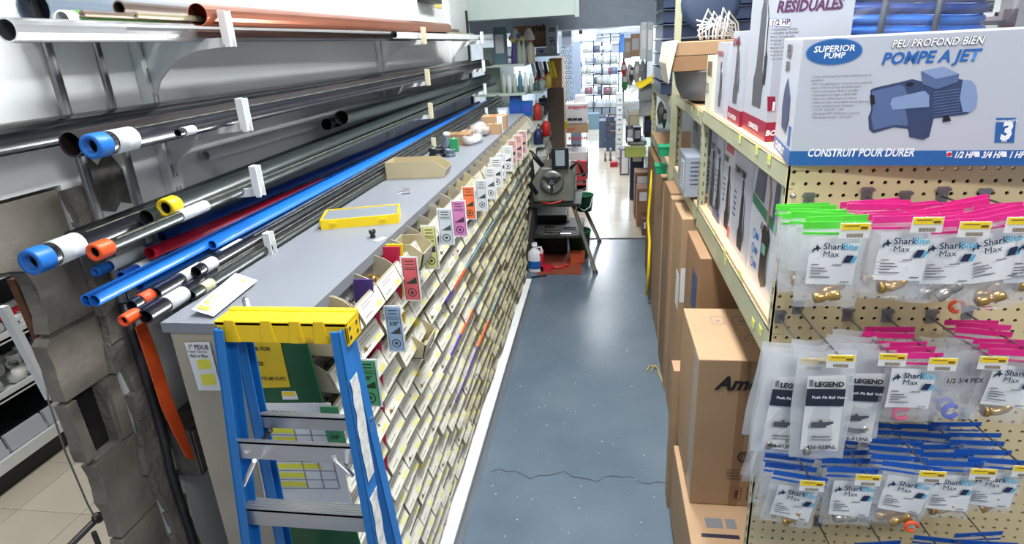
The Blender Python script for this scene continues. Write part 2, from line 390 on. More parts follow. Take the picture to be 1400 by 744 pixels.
for i, y in enumerate(YB):
    for j, z in enumerate(ZL):
        t = thing('pipe_bracket', f'white steel bracket arm carrying the {lev[j]} tier of pipes, {pos[i]} upright', 'bracket', (WX+.02, y, z), 'bracket arms of the pipe rack')
        x0, x1 = WX+.021, -.735
        prof = [(x0, z), (x1, z), (x1, z-.016)]
        for k in range(1, 8):
            q = k/8; prof.append((x1+(x0-x1)*(.25+.75*q), z-.02-.075*q**2.2))
        prof += [(x0, z-.105)]
        b = MB(); b.prism([(px_, y-.003, pz_) for px_, pz_ in prof], (0, .006, 0)); b.build('arm', white, t)
        b = MB(); b.box((x1-.012, y-.011, z-.012), (x1-.0075, y+.011, z+.05)); b.box((x1-.0074, y-.011, z-.018), (x1+.004, y-.009, z+.049)); b.box((x1-.0074, y+.009, z-.018), (x1+.004, y+.011, z+.049))
        b.build('lip', white if i != 1 else mat('cream_lip', (214,206,176), .5), t)

# ================================================================ PIPES
NEAR = {}
def pipe(label, m, r, p0, y1, x1=None, z1=None, wall=None, group=None, cap=None, capr=None, band=None, line=None, sag=0, at=None):
    p0 = Vector(p0); zf = p0.z
    if at: p0 = P(at[0], at[1], x=p0.x)
    p1 = Vector((p0.x if x1 is None else x1, y1, zf if z1 is None else z1)); L = (p1-p0).length; d = (p1-p0).normalized()
    t = thing('pipe', label, 'pipe', p0, group)
    w_ = wall or r*.22; b = MB(); s = 0
    b.lathe([(0, .12), (r-w_, .12), (r-w_, 0), (r-w_, 0), (r, 0), (r, 0), (r, L), (r, L), (r-w_, L), (r-w_, L-.1), (0, L-.1)], p0, d, 18)
    if sag:
        b.v = [(v[0], v[1], v[2]-sag*math.sin(math.pi*min(1, max(0, (Vector(v)-p0).dot(d)/L)))) for v in b.v]
    b.build('tube', m, t)
    if cap:
        cr = capr or r*1.12; b = MB(); b.lathe([(0, .02), (cr*.62, .02), (cr*.62, -.006), (cr*.96, -.006), (cr, -.003), (cr, .022), (cr*.9, .026), (r, .026)], p0, d, 18); b.build('end_cap', cap, t); b = MB(); b.lathe([(0, .0195), (cr*.6, .0195), (cr*.6, .008)], p0, d, 14); b.build('cap_hole', darkm, t)
    if band:
        a, c, bm = band; b = MB(); b.lathe([(r+.0003, a), (r+.0012, a), (r+.0012, c), (r+.0003, c)], p0, d, 18); b.build('sticker', bm, t)
    if line:       # printed line along the pipe, on the side to the aisle
        s = d.cross(Vector((0,0,1))).normalized(); n = (s*.5+Vector((0,0,1))*.86).normalized(); tt = d.cross(n)
        b = MB(); a0, a1 = line; q = p0+n*(r+.0004); b.poly([q+d*a0-tt*.0016, q+d*a1-tt*.0016, q+d*a1+tt*.0016, q+d*a0+tt*.0016]); b.build('printed_line', mat('yellow_stencil', (104,104,84), .6, rgb2=(40,40,40), scale=45), t)
    return t
def rp(p, px_): return pxs(p)*px_
stick = mat('white_sticker', (222,226,228), .4, var=.1, scale=60, rgb2=(200,206,210))
# top tier
g = 'pipes on the top tier'
z = ZL[0]
p = P(46, 12, x=-.90); pipe('wide grey plastic pipe lying at the back of the top tier', greyp, .031, (-.90, p.y, z+.034), 3.6, wall=.003, at=(46, 12), group=g)
p = P(9, 41, x=-.81); pipe('bright steel conduit pipe sticking out furthest on the top tier', steel, .0165, (-.80, p.y, z+.018), 3.8, wall=.0025, at=(9, 41), group=g, cap=None)
p = P(85, 27, x=-.86); t = pipe('white plastic pipe with green band under the wide grey pipe', paper, .0145, (-.845, p.y+.02, z+.016), 3.7, wall=.0025, at=(85, 27), group=g, band=(.022, .24, mat('green_band', (104,170,88), .4)))
p = P(109, 26, x=-.83); pipe('thin brown rod, first of two on the top tier', mat('bronze_rod', (120,104,90), .35, metal=.6), .0055, (-.823, p.y, z+.038), 3.9, wall=.004, group=g)
p = P(178, 36, x=-.80); pipe('thin brass coloured rod resting on the steel conduit pipe', mat('brassy_rod', (150,140,112), .35, metal=.6), .0058, (-.785, p.y, z+.036), 3.9, wall=.004, group=g)
pipe('large copper pipe at the front of the top tier', copper, .021, (-.772, 1.13, z+.058), 3.2, wall=.0015, at=(270, 20), group=g)
pipe('narrow dark pipe ending behind the copper pipe', mat('brown_pipe', (80,66,58), .4, metal=.4), .012, (-.835, 1.04, z+.052), 3.7, group=g)
pipe('silver tube in the far half of the top tier', mat('silver_tube', (206,210,212), .3, metal=.3), .015, (-.775, 2.35, z+.018), 4.5, group=g)
for k, (xx, yy, zz, lb) in enumerate([(-.865, 1.0, z-.0, 'back'), (-.77, 1.28, z-.0, 'front')]):
    pipe(f'thin galvanised tube at the {lb} of the top tier floor', galv, .0085, (xx+.03 if k == 0 else xx-.0, yy, zz+.0095), 4.0, group=g) if k == 0 else None
# second tier
g = 'pipes on the second tier'; z = ZL[1]
pipe('fat black pipe leaving the frame at left on the second tier', blackp, .024, (-.912, .60, z+.026), 4.3, wall=.002, group=g, line=(.02, .33))
pipe('black pipe with a rusty open end behind the blue cap', mat('rusty_black_pipe', (40,32,32), .4, var=.3), .022, (-.862, .865, z+.024), 4.5, wall=.003, at=(97, 197), group=g)
pipe('black pipe with blue end cap and white label on the second tier', blackp, .019, (-.812, .862, z+.021), 4.5, at=(127, 200), group=g, cap=capblue, capr=.0205, band=(.036, .085, stick), line=(.09, 3.2))
pipe('thin dark tube with torn white tape on the second tier', blackp, .0075, (-.768, 1.06, z+.0095), 4.4, at=(243, 182), group=g, band=(.015, .045, stick))
# third tier
g = 'pipes on the third tier'; z = ZL[2]
pipe('long black pipe at the back of the third tier with open end', blackp2, .019, (-.912, .86, z+.021), 4.3, wall=.002, at=(100, 330), group=g)
pipe('black pipe with blue cap and torn white label, third tier', blackp, .0195, (-.868, .755, z+.0215), 4.6, at=(45, 358), group=g, cap=capblue, capr=.021, band=(.036, .085, stick), line=(.1, .4))
pipe('black pipe with an open grey end beside the yellow cap', blackp2, .0155, (-.831, .965, z+.0175), 4.6, at=(200, 298), group=g, wall=.0015)
pipe('slim black pipe with orange end cap on the third tier', blackp2, .010, (-.783, .765, z+.0115), 4.6, at=(132, 344), group=g, cap=caporange, capr=.0145, line=(.04, 3.0), band=(.20, .28, stick))
pipe('short pipe end wearing a yellow ring cap', blackp2, .0145, (-.806, .975, z+.042), 4.4, at=(228, 284), group=g, cap=capyellow, capr=.0185)
pipe('wide dark green pipe with open end lying over the third tier', blackp2, .023, (-.815, 1.86, z+.062), 4.5, wall=.002, at=(467, 161), group=g)
pipe('narrow dark pipe under the wide dark green pipe', blackp, .0175, (-.86, 1.84, z+.06), 4.4, wall=.0015, group=g)
# lowest tier
g = 'pipes on the lowest tier'; z = ZL[3]
pipe('dark blue tube with white label at the back of the lowest tier', dblue, .0098, (-.915, .905, z+.030), 4.6, at=(133, 371), group=g, cap=capblue, capr=.0102, band=(.03, .12, stick))
pipe('second dark blue tube with white label, partly hidden', dblue, .0098, (-.885, .935, z+.016), 4.6, at=(166, 378), group=g, band=(.04, .11, stick))
pipe('thick dark blue tube above the red tube', dblue, .0115, (-.885, 1.02, z+.062), 2.2, at=(222, 324), group=g)
pipe('red tube end on the lowest tier', redp, .0120, (-.862, .95, z+.045), 1.75, at=(205, 346), group=g)
lb = ['light blue tube sticking out furthest, left of the pair', 'light blue tube sticking out furthest, right of the pair', 'light blue tube ending above the labelled black pipes', 'light blue tube lowest in the blue bundle']
for k, (xx, yy, zz) in enumerate([(-.838, .80, .036), (-.818, .795, .037), (-.80, 1.06, .046), (-.84, .96, .016)]):
    pipe(lb[k], bluep, .0105, (xx, yy, z+zz), 4.7, group=g, at=[(118,411),(129,411),(290,335),(190,390)][k], wall=.002, z1=z+zz+.004)
bl = [('black pipe with long white sticker, upper in the front bundle', -.79, .835, .034, .0115, None, (.07, .13, stick)),
      ('thick black pipe with open end and white sticker at front bottom', -.762, .79, .0165, .0135, None, (.05, .10, stick)),
      ('black pipe with orange and white tag, left in the front bundle', -.80, .815, .0125, .0105, None, (.02, .05, mat('orange_sticker', (226,90,50), .5))),
      ('slim black pipe with orange end cap at the very bottom', -.782, .765, .008, .0080, caporange, None),
      ('black pipe with worn white label further back in the bundle', -.765, .985, .040, .0115, None, (.02, .055, stick)),
      ('black pipe ending highest in the front bundle with a printed sleeve', -.785, 1.0, .060, .0098, None, (.015, .09, stick)),
      ('grey green pipe with a cream sticker, outermost in the front bundle', -.748, .90, .0105, .0095, None, (.03, .06, mat('cream_sticker', (206,200,160), .5, var=.2, scale=40)))]
for (lab, xx, yy, zz, rr, cp, bd), at_ in zip(bl, [(213,401),(199,433),(180,418),(172,437),(268,372),(296,352),(262,404)]):
    pipe(lab, blackp if 'green' not in lab else blackp2, rr, (xx, yy, z+zz), 4.7, group=g, cap=cp, capr=rr*1.35 if cp else None, band=bd, line=(.2, 3.2), at=at_)
# two white tubes on the wall at back of third tier
pipe('white plastic tube lying against the wall below the second tier', paper, .014, (WX+.017, 1.32, ZL[2]+.055), 2.55, group=g)
# ================================================================ PARTS CABINET
cab = thing('bin_cabinet', 'long beige cabinet carrying rows of small parts bins along the aisle', 'cabinet', (-.62, .84, 0))
b = MB(); b.box((-.735, .84, .0), (-.60, 4.0, 1.318)); b.build('cabinet_body', cabm, cab)
b = MB()
random.seed(2)
def xf(z): return -.535+(z-.19)/(1.3-.19)*.093
b.prism([(-.60, 4.0, 1.318), (xf(1.3)-.058, 4.0, 1.318), (xf(.2)-.05, 4.0, .16), (-.60, 4.0, .16)], (0, .012, 0)); b.build('end_panel', cabm, cab)
b = MB(); b.prism([(-.60, .842, 1.318), (xf(1.3)-.06, .842, 1.318), (xf(.2)-.06, .842, .16), (-.60, .842, .16)], (0, .004, 0)); b.build('end_panel', cabm, cab)
ROWS, PIT, NC, BW = 15, .0742, 27, .1165
for r in range(ROWS):                    # louvre rail behind each row
    z = 1.268-PIT*r; b = MB(); x = xf(z)-.062; b.box((x-.012, .85, z+.01), (x, 3.99, z+.05)); b.build('bin_rail', cabm if r % 3 else mat('grey_rail', (120,122,124), .5), cab)
tc = thing('countertop', 'grey laminate countertop above the parts bins', 'countertop', (-.62, .84, 1.32))
b = MB(); b.box((-.94, 1.02, 1.320), (-.503, 3.99, 1.338)); b.box((-.745, .835, 1.320), (-.503, 1.02, 1.338)); b.build('board', topm, tc)
b = MB(); b.box((-.503, .835, 1.316), (-.4995, 3.99, 1.339)); b.build('edge_band', mat('grey_edge', (128,132,138), .4), tc)
# white plinth in three lengths
pl = thing('plinth', 'white ledge running along the floor under the parts bins', 'plinth', (-.52, .84, 0))
for k, (y0, y1) in enumerate([(.6, 1.62), (1.622, 2.62), (2.622, 4.02)]):
    b = MB(); b.box((-.60, y0, .0), (-.512, y1, .155)); b.build('kick_board', mat('pale_grey_kick', (172,178,184), .5), pl, bevel=.002)
    b = MB(); b.box((-.585, y0, .156), (-.498, y1, .172)); b.build('ledge', white, pl, bevel=.002)
# one bin: built once, widths 1 and 2
def bin_mesh(w_, body):
    b = MB(); t = .0016; D = .078; H = .062
    side = [(-D, 0), (0, 0), (-.004, .011), (-.011, .030), (-.018, .042), (-.034, .054), (-.055, H), (-D, H)]
    for y in (0, w_-t): b.prism([(x, y, z) for x, z in side], (0, t, 0))
    b.box((-D, 0, 0), (0, w_, t))
    b.prism([(0, 0, 0), (-.004, 0, .011), (-.011, 0, .030), (-.018, 0, .042), (-.019, 0, .040), (-.012, 0, .028), (-.005, 0, .009), (-.002, 0, 0)], (0, w_, 0))
    if w_ > .15: b.prism([(x, w_/2, z) for x, z in side], (0, t, 0))
    return b.mesh('bin_body', body)
def label_mesh(w_, lab_m=None):
    b = MB(); n = Vector((.040, 0, .0165)).normalized(); u = Vector((-.0165, 0, .040))
    def q(y0, y1, f0, f1, l, m):
        b.m = m; o = Vector((.0008, 0, 0))+n*(l+.0010)
        b.poly([o+u*f0+Vector((0,y0,0)), o+u*f0+Vector((0,y1,0)), o+u*f1+Vector((0,y1,0)), o+u*f1+Vector((0,y0,0))])
    k = 2 if w_ > .15 else 1
    for i in range(k):
        a = i*w_/k+.002; e = (i+1)*w_/k-.002; L = e-a
        q(a, e, .06, .98, .0004, 0)
        q(a+L*.64, a+L*.90, .16, .36, .0008, 1)
        for f in (.80, .66): q(a+L*.12, a+L*(.55+.3*(f > .7)), f, f+.05, .0008, 2)
        q(a+L*.1, a+L*.42, .25, .32, .0008, 2)
    return b.mesh('label', [lab_m or paper2, mat('pale_yellow_label_print', (216,214,128), .6, var=.08, scale=30), mat('faint_label_ink', (150,150,146), .6, var=0)])
BM = {(k, m_.name): bin_mesh(BW*k-.002, m_) for k in (1, 2) for m_ in (binm, binm2)}
yellowl = mat('pale_yellow_label_print', (218,216,120), .6, var=.08, scale=30)
LM = {k: label_mesh(BW*k-.002) for k in (1, 2)}
farlab = mat('far_tan_label', (186,180,154), .6, var=.08, scale=25)  # darker tan label tone for the columns further along
LO = {k: label_mesh(BW*k-.002, farlab) for k in (1, 2)}
def contents_mesh(seed):
    random.seed(seed); b = MB()
    for i in range(7):
        x = U(-.065, -.02); y = U(.02, .085); z = U(.008, .026); r = U(.005, .010); d = Vector((U(-1,1), U(-1,1), U(-.4,.4))).normalized()
        b.lathe([(0,0),(r,0),(r,.012),(r*.7,.012),(r*.7,.02),(0,.02)], (x, y, z), d, 7)
    return b
CM = [contents_mesh(20+i).mesh('fittings', inside if i % 2 else brass) for i in range(5)]
# layout: list of (row, col, width)
random.seed(9); lay = []
for r in range(ROWS):
    c = 0
    while c < NC:
        k = 2 if (c+1 < NC and random.random() < .16) else 1
        if (r, c) in ((1, 3), (5, 5)): pass
        lay.append((r, c, k)); c += k
def bpos(r, c): z = 1.268-PIT*r; return Vector((xf(z), .856+c*BW+.0008*((r*7+c*3) % 5), z))
cand = []
for it in lay:
    p = bpos(it[0], it[1]); q = p+Vector((0, BW/2, .02)); d = q-CAM; dep = d.dot(FW)
    v = 372-F*d.dot(UP)/dep; u = 700+F*d.dot(RT)/dep
    vis = v < 775 and not (v > 560 and u < 470)
    cand.append((dep if vis else dep+50, it))
cand.sort(); near = cand[:300]; far = [c for c in cand[300:] if c[0] < 50]
gname = 'small parts bins clipped along the cabinet'
for n, (dep, (r, c, k)) in enumerate(near):
    p = bpos(r, c); kind = 'tan' if (r*5+c*11) % 9 == 0 else 'beige'
    lab = f'{"double-width " if k == 2 else ""}{kind} parts bin, {ORD[r]} row below the countertop, {ORD[c]} position from the ladder end'
    t = thing('parts_bin', lab, 'bin', p, gname)
    body = bpy.data.objects.new('bin_body', BM[(k, (binm2 if kind == 'tan' else binm).name)]); COL.objects.link(body); body.parent = t
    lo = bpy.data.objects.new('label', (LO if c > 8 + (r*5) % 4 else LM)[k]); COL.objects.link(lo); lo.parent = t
    if n < 170:
        cm = bpy.data.objects.new('fittings', CM[(r*3+c) % 5]); COL.objects.link(cm); cm.parent = t; cm['kind'] = 'stuff'
    t.rotation_euler = (0, U(-.04, .06), U(-.03, .03)); t.location.x += U(-.005, .005)
b = MB()
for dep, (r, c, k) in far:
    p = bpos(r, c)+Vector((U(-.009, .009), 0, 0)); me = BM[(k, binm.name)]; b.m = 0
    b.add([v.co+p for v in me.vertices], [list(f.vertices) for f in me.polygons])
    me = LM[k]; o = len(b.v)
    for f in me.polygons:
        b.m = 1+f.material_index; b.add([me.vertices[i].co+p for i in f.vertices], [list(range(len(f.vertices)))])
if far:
    o = b.build('parts_bin_rows', [binm, farlab, yellowl, _M['faint_label_ink']], kind='stuff', o=(-.5, 3, .6))
    tag(o, 'distant beige parts bins filling the far end of the cabinet', 'bin')
# larger tan bins standing proud
def bigbin(p, w_, h, d, label, lid=False):
    t = thing('parts_bin', label, 'bin', p); b = MB(); x, y, z = p
    side = [(x-d, z), (x-.01, z), (x, z+h*.62), (x-.03, z+h), (x-d, z+h)]
    for yy in (y, y+w_-.002): b.prism([(a, yy, c) for a, c in side], (0, .002, 0))
    b.box((x-d, y, z), (x-.01, y+w_, z+.002)); b.prism([(x-.01, y, z), (x, y, z+h*.62), (x-.003, y, z+h*.62), (x-.013, y, z)], (0, w_, 0)); b.box((x-d, y, z), (x-d+.002, y+w_, z+h))
    b.build('bin_body', binm2, t); b = MB()
    b.prism([(x-.0085, y+.006, z+.008), (x+.0005, y+.006, z+h*.58), (x+.0005, y+w_-.006, z+h*.58), (x-.0085, y+w_-.006, z+.008)], (.0006, 0, 0)); b.build('label', paper2, t)
bigbin((-.415, 1.30, 1.262), .085, .062, .08, 'large tan bin pushed out beyond the others near the countertop')
bigbin((-.435, 1.30, 1.02), .10, .062, .07, 'large tan bin with a tape patch among the middle rows')
# coloured shelf strips and dividers (edge strips clipped between rows)
def strip(label, z, segs, x=None, h=.008, cat='edge strip'):
    x = (xf(z)+.003) if x is None else x
    t = thing('edge_strip', label, cat, (x, segs[0][0], z))
    for y0, y1, mm in segs:
        b = MB(); b.box((x-.006, y0, z-h/2), (x, y1, z+h/2)); b.build('strip_section', mm, t)
purple = mat('purple_strip', (82,66,150), .4); orangem = mat('orange_strip', (232,98,40), .4); teal = mat('grey_teal_strip', (112,140,148), .4); yst = mat('yellow_strip', (232,206,30), .4); red_ = mat('magenta_red_strip', (190,30,70), .4)
def zy(u, v, x=-.44): p = P(u, v, x=x); return p.y, p.z
y0, z0 = zy(611, 430); y1, _ = zy(629, 392); y2, _ = zy(645, 368); y3 = 3.95
strip('purple, orange and grey edge strip between upper middle bin rows', z0+.002, [(1.62, y1, purple), (y1, y2, orangem), (y2, y3, teal)])
y0, z0 = zy(605, 520, -.47); y1, _ = zy(635, 466, -.47); y2, _ = zy(651, 434, -.47)
strip('purple and orange edge strip lower down between bin rows', z0, [(1.45, y1, purple), (y1, y2, orangem), (y2, 3.95, teal)])
y0, z0 = zy(635, 520, -.50); y1, _ = zy(655, 495, -.5)
strip('orange edge strip nearest the plinth', z0, [(1.75, y1, purple), (y1, y1+.25, orangem), (y1+.25, 3.95, teal)])
def divider(label, y, z0, z1, mm):
    b = MB(); b.prism([(xf(z0)-.05, y, z0), (xf(z1)-.05, y, z1), (xf(z1)-.010, y, z1), (xf(z0)-.010, y, z0)], (0, .004, 0))
    tag(b.build('divider_strip', mm, o=(xf(z0), y, z0)), label, 'divider strip')
divider('yellow divider strip beside the large tan bin', 1.255, 1.10, 1.34, yst)
divider('red divider strip left of the yellow one near the countertop', 1.235, 1.12, 1.34, red_)
divider('blue and purple divider strip near the countertop edge', 1.06, 1.28, 1.33, mat('dark_purple_strip', (74,50,120), .4))
divider('magenta divider strip among the near bins', 1.088, .80, 1.25, red_)
divider('yellow divider strip low among the middle bins', 1.36, .55, 1.12, yst)
b = MB(); b.prism([(-.43, 1.37, .95), (-.43, 1.50, .95), (-.44, 1.50, .93), (-.44, 1.37, .93)], (.003, 0, 0))
# hanging guide cards, sticking out at right angles to the bins
def gcard(label, u0, v0, u1, v1, rgb, t1='', lightb=False, x=-.425):
    p = P((u0+u1)/2, (v0+v1)/2, x=x); s = pxs(p); w_, h = (u1-u0)*s*.95, (v1-v0)*s*1.04
    t = thing('guide_card', label, 'card', p, 'guide cards sticking out from the bins')
    m = mat('card_'+label.split()[0]+str(int(u0)), rgb, .4, var=.03); rim = mat('laminate_rim', (228,232,232), .25, var=0); dk = mat('card_ink'+str(int(sum(rgb)/60)), tuple(int(c*.35) for c in rgb), .5, var=0)
    b = MB(); card(b, p, w_, h, t=.0012); b.build('laminate', rim, t)
    b = MB(); card(b, p, w_*.84, h*.93, t=.0006, lift=.001); b.build('coloured_sheet', m, t)
    b = MB(); f = .0017
    for fz in (.40, .33): card(b, p+Vector((0,0,h*fz)), w_*.5, h*.018, t=.0004, lift=f)
    for fz in (.26, .22): card(b, p+Vector((0,0,h*fz)), w_*.62, h*.012, t=.0004, lift=f)
    c0 = p+Vector((0,-f,-h*.10)); b.poly([c0+Vector((-w_*.32,0,0)), c0+Vector((w_*.32,0,0)), c0+Vector((w_*.32,0,h*.15))])
    b.lathe([(w_*.20, 0), (w_*.26, 0)], p+Vector((0,-f,-h*.30)), (0,1,0), 16); b.lathe([(0, 0), (w_*.1, 0)], p+Vector((0,-f,-h*.30)), (0,1,0), 8)
    for sx in (-1, 1): b.box((p.x+sx*w_*.39-.0004, p.y-f-.0003, p.z-h*.44), (p.x+sx*w_*.39+.0004, p.y-f, p.z+h*.44))
    b.build('print', dk, t)
    if t1: text(t, t1, p+Vector((0,-.001,h*.08)), h*.12, dk, center=True, lift=.001)
gcard('green laminated size card lowest of the hanging cards by the ladder', 486, 488, 521, 560, (86,164,112), '1/8"', x=-.41)
gcard('light blue laminated size card marked 3/8', 527, 416, 553, 484, (150,178,214), '3/8"')
gcard('pinkish red laminated card beside the yellow strip', 549, 350, 575, 413, (216,92,104))
gcard('pale yellow laminated size card marked 3/4', 577, 308, 600, 369, (222,220,140), '3/4"')
gcard('pale grey tilted card right of the yellow one', 598, 285, 621, 335, (196,204,214))
gcard('magenta pink card, sixth hanging card from the ladder', 617, 274, 639, 324, (204,124,180))
gcard('bright orange card hanging behind the magenta one', 632, 255, 651, 300, (238,112,64))
gcard('light grey card just right of the orange one', 650, 246, 667, 288, (200,206,212))
gcard('whitish card with dots behind the light grey one', 662, 229, 679, 272, (216,220,224))
gcard('whitish card, middle of the far white cards', 670, 216, 688, 256, (220,222,226))
gcard('small white card further back in the white run', 679, 210, 692, 244, (222,224,228))
gcard('white card with a grey wedge, last before the pink cards', 686, 200, 702, 234, (226,228,230))
gcard('dusty pink card, nearest of the far pink trio', 694, 192, 707, 225, (214,166,160))
gcard('dusty pink card, middle of the far pink trio', 702, 185, 715, 218, (214,166,160))
gcard('dusty pink card, furthest of the far pink trio', 708, 179, 721, 210, (206,158,154))

# ---------------------------------------------------------------- things on the countertop
ZC = 1.338
t = thing('organizer_case', 'flat yellow organizer case with clear lid on the countertop', 'case', P(440, 308, z=ZC))
a, c, d = P(440, 314, z=ZC), P(545, 305, z=ZC), P(556, 276, z=ZC)
r_ = (c-a); r_.z = 0; W_ = r_.length; r_.normalize(); n_ = Vector((-r_.y, r_.x, 0)); D_ = .11; H_ = .024
b = MB(); cc = a+r_*W_/2+n_*D_/2
for q, hw, hd in ((cc-n_*(D_/2), W_/2, .0022), (cc+n_*(D_/2), W_/2, .0022)): b.obox(q+Vector((0,0,H_/2)), r_*hw, n_*hd, (0,0,H_/2))
for q in (cc-r_*(W_/2), cc+r_*(W_/2)): b.obox(q+Vector((0,0,H_/2)), r_*.0022, n_*D_/2, (0,0,H_/2))
b.obox(cc+Vector((0,0,.0015)), r_*W_/2, n_*D_/2, (0,0,.0014)); b.build('tray', mat('yellow_case_plastic', (240,206,20), .35, var=.03), t)
b = MB(); b.obox(cc+Vector((0,0,H_-.003)), r_*(W_/2-.004), n_*(D_/2-.004), (0,0,.0012)); b.build('clear_lid', mat('smoky_clear_lid', (150,160,170), .15, var=0, alpha=.75), t)
for f in (-.35, .3):
    b = MB(); b.obox(cc-n_*(D_/2+.003)+r_*W_*f+Vector((0,0,H_*.62)), r_*.008, n_*.002, (0,0,.003)); b.build('latch', _M['yellow_case_plastic'], t)
def open_bin(label, u, v, ln, dp, h, rot=0, m=binm2):
    p = P(u, v, z=ZC); t = thing('parts_bin', label, 'bin', p); c_, s_ = math.cos(rot), math.sin(rot); ax, ay = Vector((c_, s_, 0)), Vector((-s_, c_, 0))
    b = MB(); pr = [(-ln/2, 0), (ln/2, 0), (ln/2+.012, h*.5), (ln/2-.03, h), (-ln/2, h)]
    for k in (-dp/2, dp/2): b.prism([p+ax*x+ay*k+Vector((0,0,z)) for x, z in pr], ay*.002)
    b.prism([p+ax*(-ln/2)+ay*(-dp/2), p+ax*(ln/2)+ay*(-dp/2), p+ax*(ln/2)+ay*(dp/2), p+ax*(-ln/2)+ay*(dp/2)], (0,0,.002))
    b.prism([p+ax*(-ln/2)+ay*(-dp/2), p+ax*(-ln/2)+ay*(dp/2), p+ax*(-ln/2)+ay*(dp/2)+Vector((0,0,h)), p+ax*(-ln/2)+ay*(-dp/2)+Vector((0,0,h))], ax*.002)
    b.prism([p+ax*(ln/2)+ay*(-dp/2), p+ax*(ln/2)+ay*(dp/2), p+ax*(ln/2+.012)+ay*(dp/2)+Vector((0,0,h*.5)), p+ax*(ln/2+.012)+ay*(-dp/2)+Vector((0,0,h*.5))], ax*.002)
    b.build('bin_body', m, t); return t
open_bin('beige plastic bin standing loose on the countertop behind the yellow case', 572, 240, .20, .11, .058, .05)
t = thing('pipe_fitting', 'small black threaded fitting on the countertop in front of the yellow case', 'fitting', P(510, 325, z=ZC))
p = P(510, 325, z=ZC); b = MB(); b.lathe([(0,0),(.0065,0),(.0065,.006),(.0045,.008),(.008,.012),(.0085,.019),(.006,.019),(.006,.012),(0,.012)], p, (0,0,1), 12); b.build('body', blackpl, t)
t = thing('pipe_fitting', 'small bright metal fitting lying behind the yellow case', 'fitting', P(556, 265, z=ZC))
p = P(556, 265, z=ZC); b = MB(); b.cyl(p+Vector((-.008,0,.008)), p+Vector((.010,.004,.008)), .008, 10); b.cyl(p+Vector((-.026,-.004,.004)), p+Vector((-.008,0,.007)), .003, 8); b.build('body', steel, t)
t = thing('pipe_fitting', 'tiny clear and black fitting beside the ladder cap', 'fitting', P(337, 420, z=ZC))
p = P(338, 421, z=ZC); b = MB(); b.cyl(p, p+Vector((0,0,.016)), .006, 10); b.cyl(p+Vector((0,0,.016)), p+Vector((0,0,.02)), .0045, 10); b.build('body', galv, t)
t = thing('label_card', 'small white label lying at the countertop edge', 'label', P(520, 330, z=ZC))
p = P(522, 328, z=ZC); b = MB(); b.obox(p+Vector((-.004,0,.0012)), Vector((.006,.016,0)), Vector((-.006,.002,0)), (0,0,.0008)); b.build('card_slip', paper, t)
# sheet with yellow rows hanging over the near corner
t = thing('price_sheet', 'white sheet with yellow highlighted rows lying on the countertop corner', 'paper', P(300, 405, z=ZC+.03))
A, B, Cc, D = P(262, 424, z=ZC+.012), P(292, 433, z=ZC+.004), P(352, 384, z=ZC+.006), P(322, 374, z=ZC+.03)
n = (B-A).cross(D-A).normalized(); n = n if n.z > 0 else -n
b = MB(); b.prism([A, B, Cc, D], n*.0012); b.build('sheet', paper, t)
b = MB()
for i in range(7):
    f0, f1 = .06+i*.13, .06+i*.13+.075
    for (g0, g1) in ((.12, .62),):
        q = lambda f, g_: A+(D-A)*f*(1-g_)+(Cc-B)*f*g_+(B-A)*g_+n*.0018
        b.poly([q(f0, g0), q(f1, g0), q(f1, g1), q(f0, g1)])
b.build('highlighted_rows', yellowh, t)
b = MB()
for i in range(8):
    f0 = .03+i*.13; q = lambda f, g_: A+(D-A)*f*(1-g_)+(Cc-B)*f*g_+(B-A)*g_+n*.0022
    b.poly([q(f0, .08), q(f0+.010, .08), q(f0+.010, .95), q(f0, .95)])
b.build('ruled_lines', greyink, t)
# clutter at the far end of the countertop
def cbox(label, cat, u, v, w_, d_, h, m, name='carton', rot=0, z=ZC, mats2=None):
    p = P(u, v, z=z); t = thing(name, label, cat, p); c_, s_ = math.cos(rot), math.sin(rot)
    b = MB(); b.obox(p+Vector((0,0,h/2)), Vector((c_,s_,0))*w_/2, Vector((-s_,c_,0))*d_/2, (0,0,h/2)); b.build('box_body', m, t, bevel=.001)
    b = MB(); b.obox(p+Vector((0,0,h+.0006)), Vector((c_,s_,0))*w_*.08, Vector((-s_,c_,0))*d_/2, (0,0,.0006)); b.build('tape', tape if not mats2 else mats2, t)
    return t
cbox('small green and white box on the countertop', 'box', 622, 207, .035, .04, .055, mat('green_print', (40,140,84), .5), 'small_box', .1, mats2=paper)
cbox('open brown carton behind the green box on the countertop', 'carton', 628, 197, .12, .10, .05, cardb2)
cbox('pale cardboard tray with brass fittings on the countertop', 'carton', 640, 190, .06, .06, .04, cardb)
cbox('tan carton with orange print at the far end of the countertop', 'carton', 677, 176, .13, .12, .07, cardb, rot=.05, mats2=mat('orange_print', (214,120,70), .5))
cbox('small kraft carton in front of the orange printed carton', 'carton', 676, 183, .07, .05, .05, cardb)
cbox('narrow white box standing at the countertop far end', 'box', 684, 181, .025, .03, .08, paper, 'small_box')
t = thing('plastic_bag', 'crumpled clear bag of brass fittings on the countertop far end', 'bag', P(655, 186, z=ZC))
p = P(655, 186, z=ZC); b = MB(); b.ball(p+Vector((0,0,.03)), .06, .08, .035, 10, 6); random.seed(4)
b.v = [(v[0]+U(-.008,.008), v[1]+U(-.008,.008), max(ZC+.001, v[2]+U(-.008,.008))) for v in b.v]; b.build('film', cloudy, t)
b = MB()
for i in range(22): q = p+Vector((U(-.04,.04), U(-.06,.06), U(.01,.045))); b.cyl(q, q+Vector((U(-.02,.02), U(-.02,.02), .012)), .008, 7)
b.build('brass_pieces', brass, t, kind='stuff')
t = thing('plastic_bag', 'white crumpled bag beside the green box on the countertop', 'bag', P(641, 196, z=ZC))
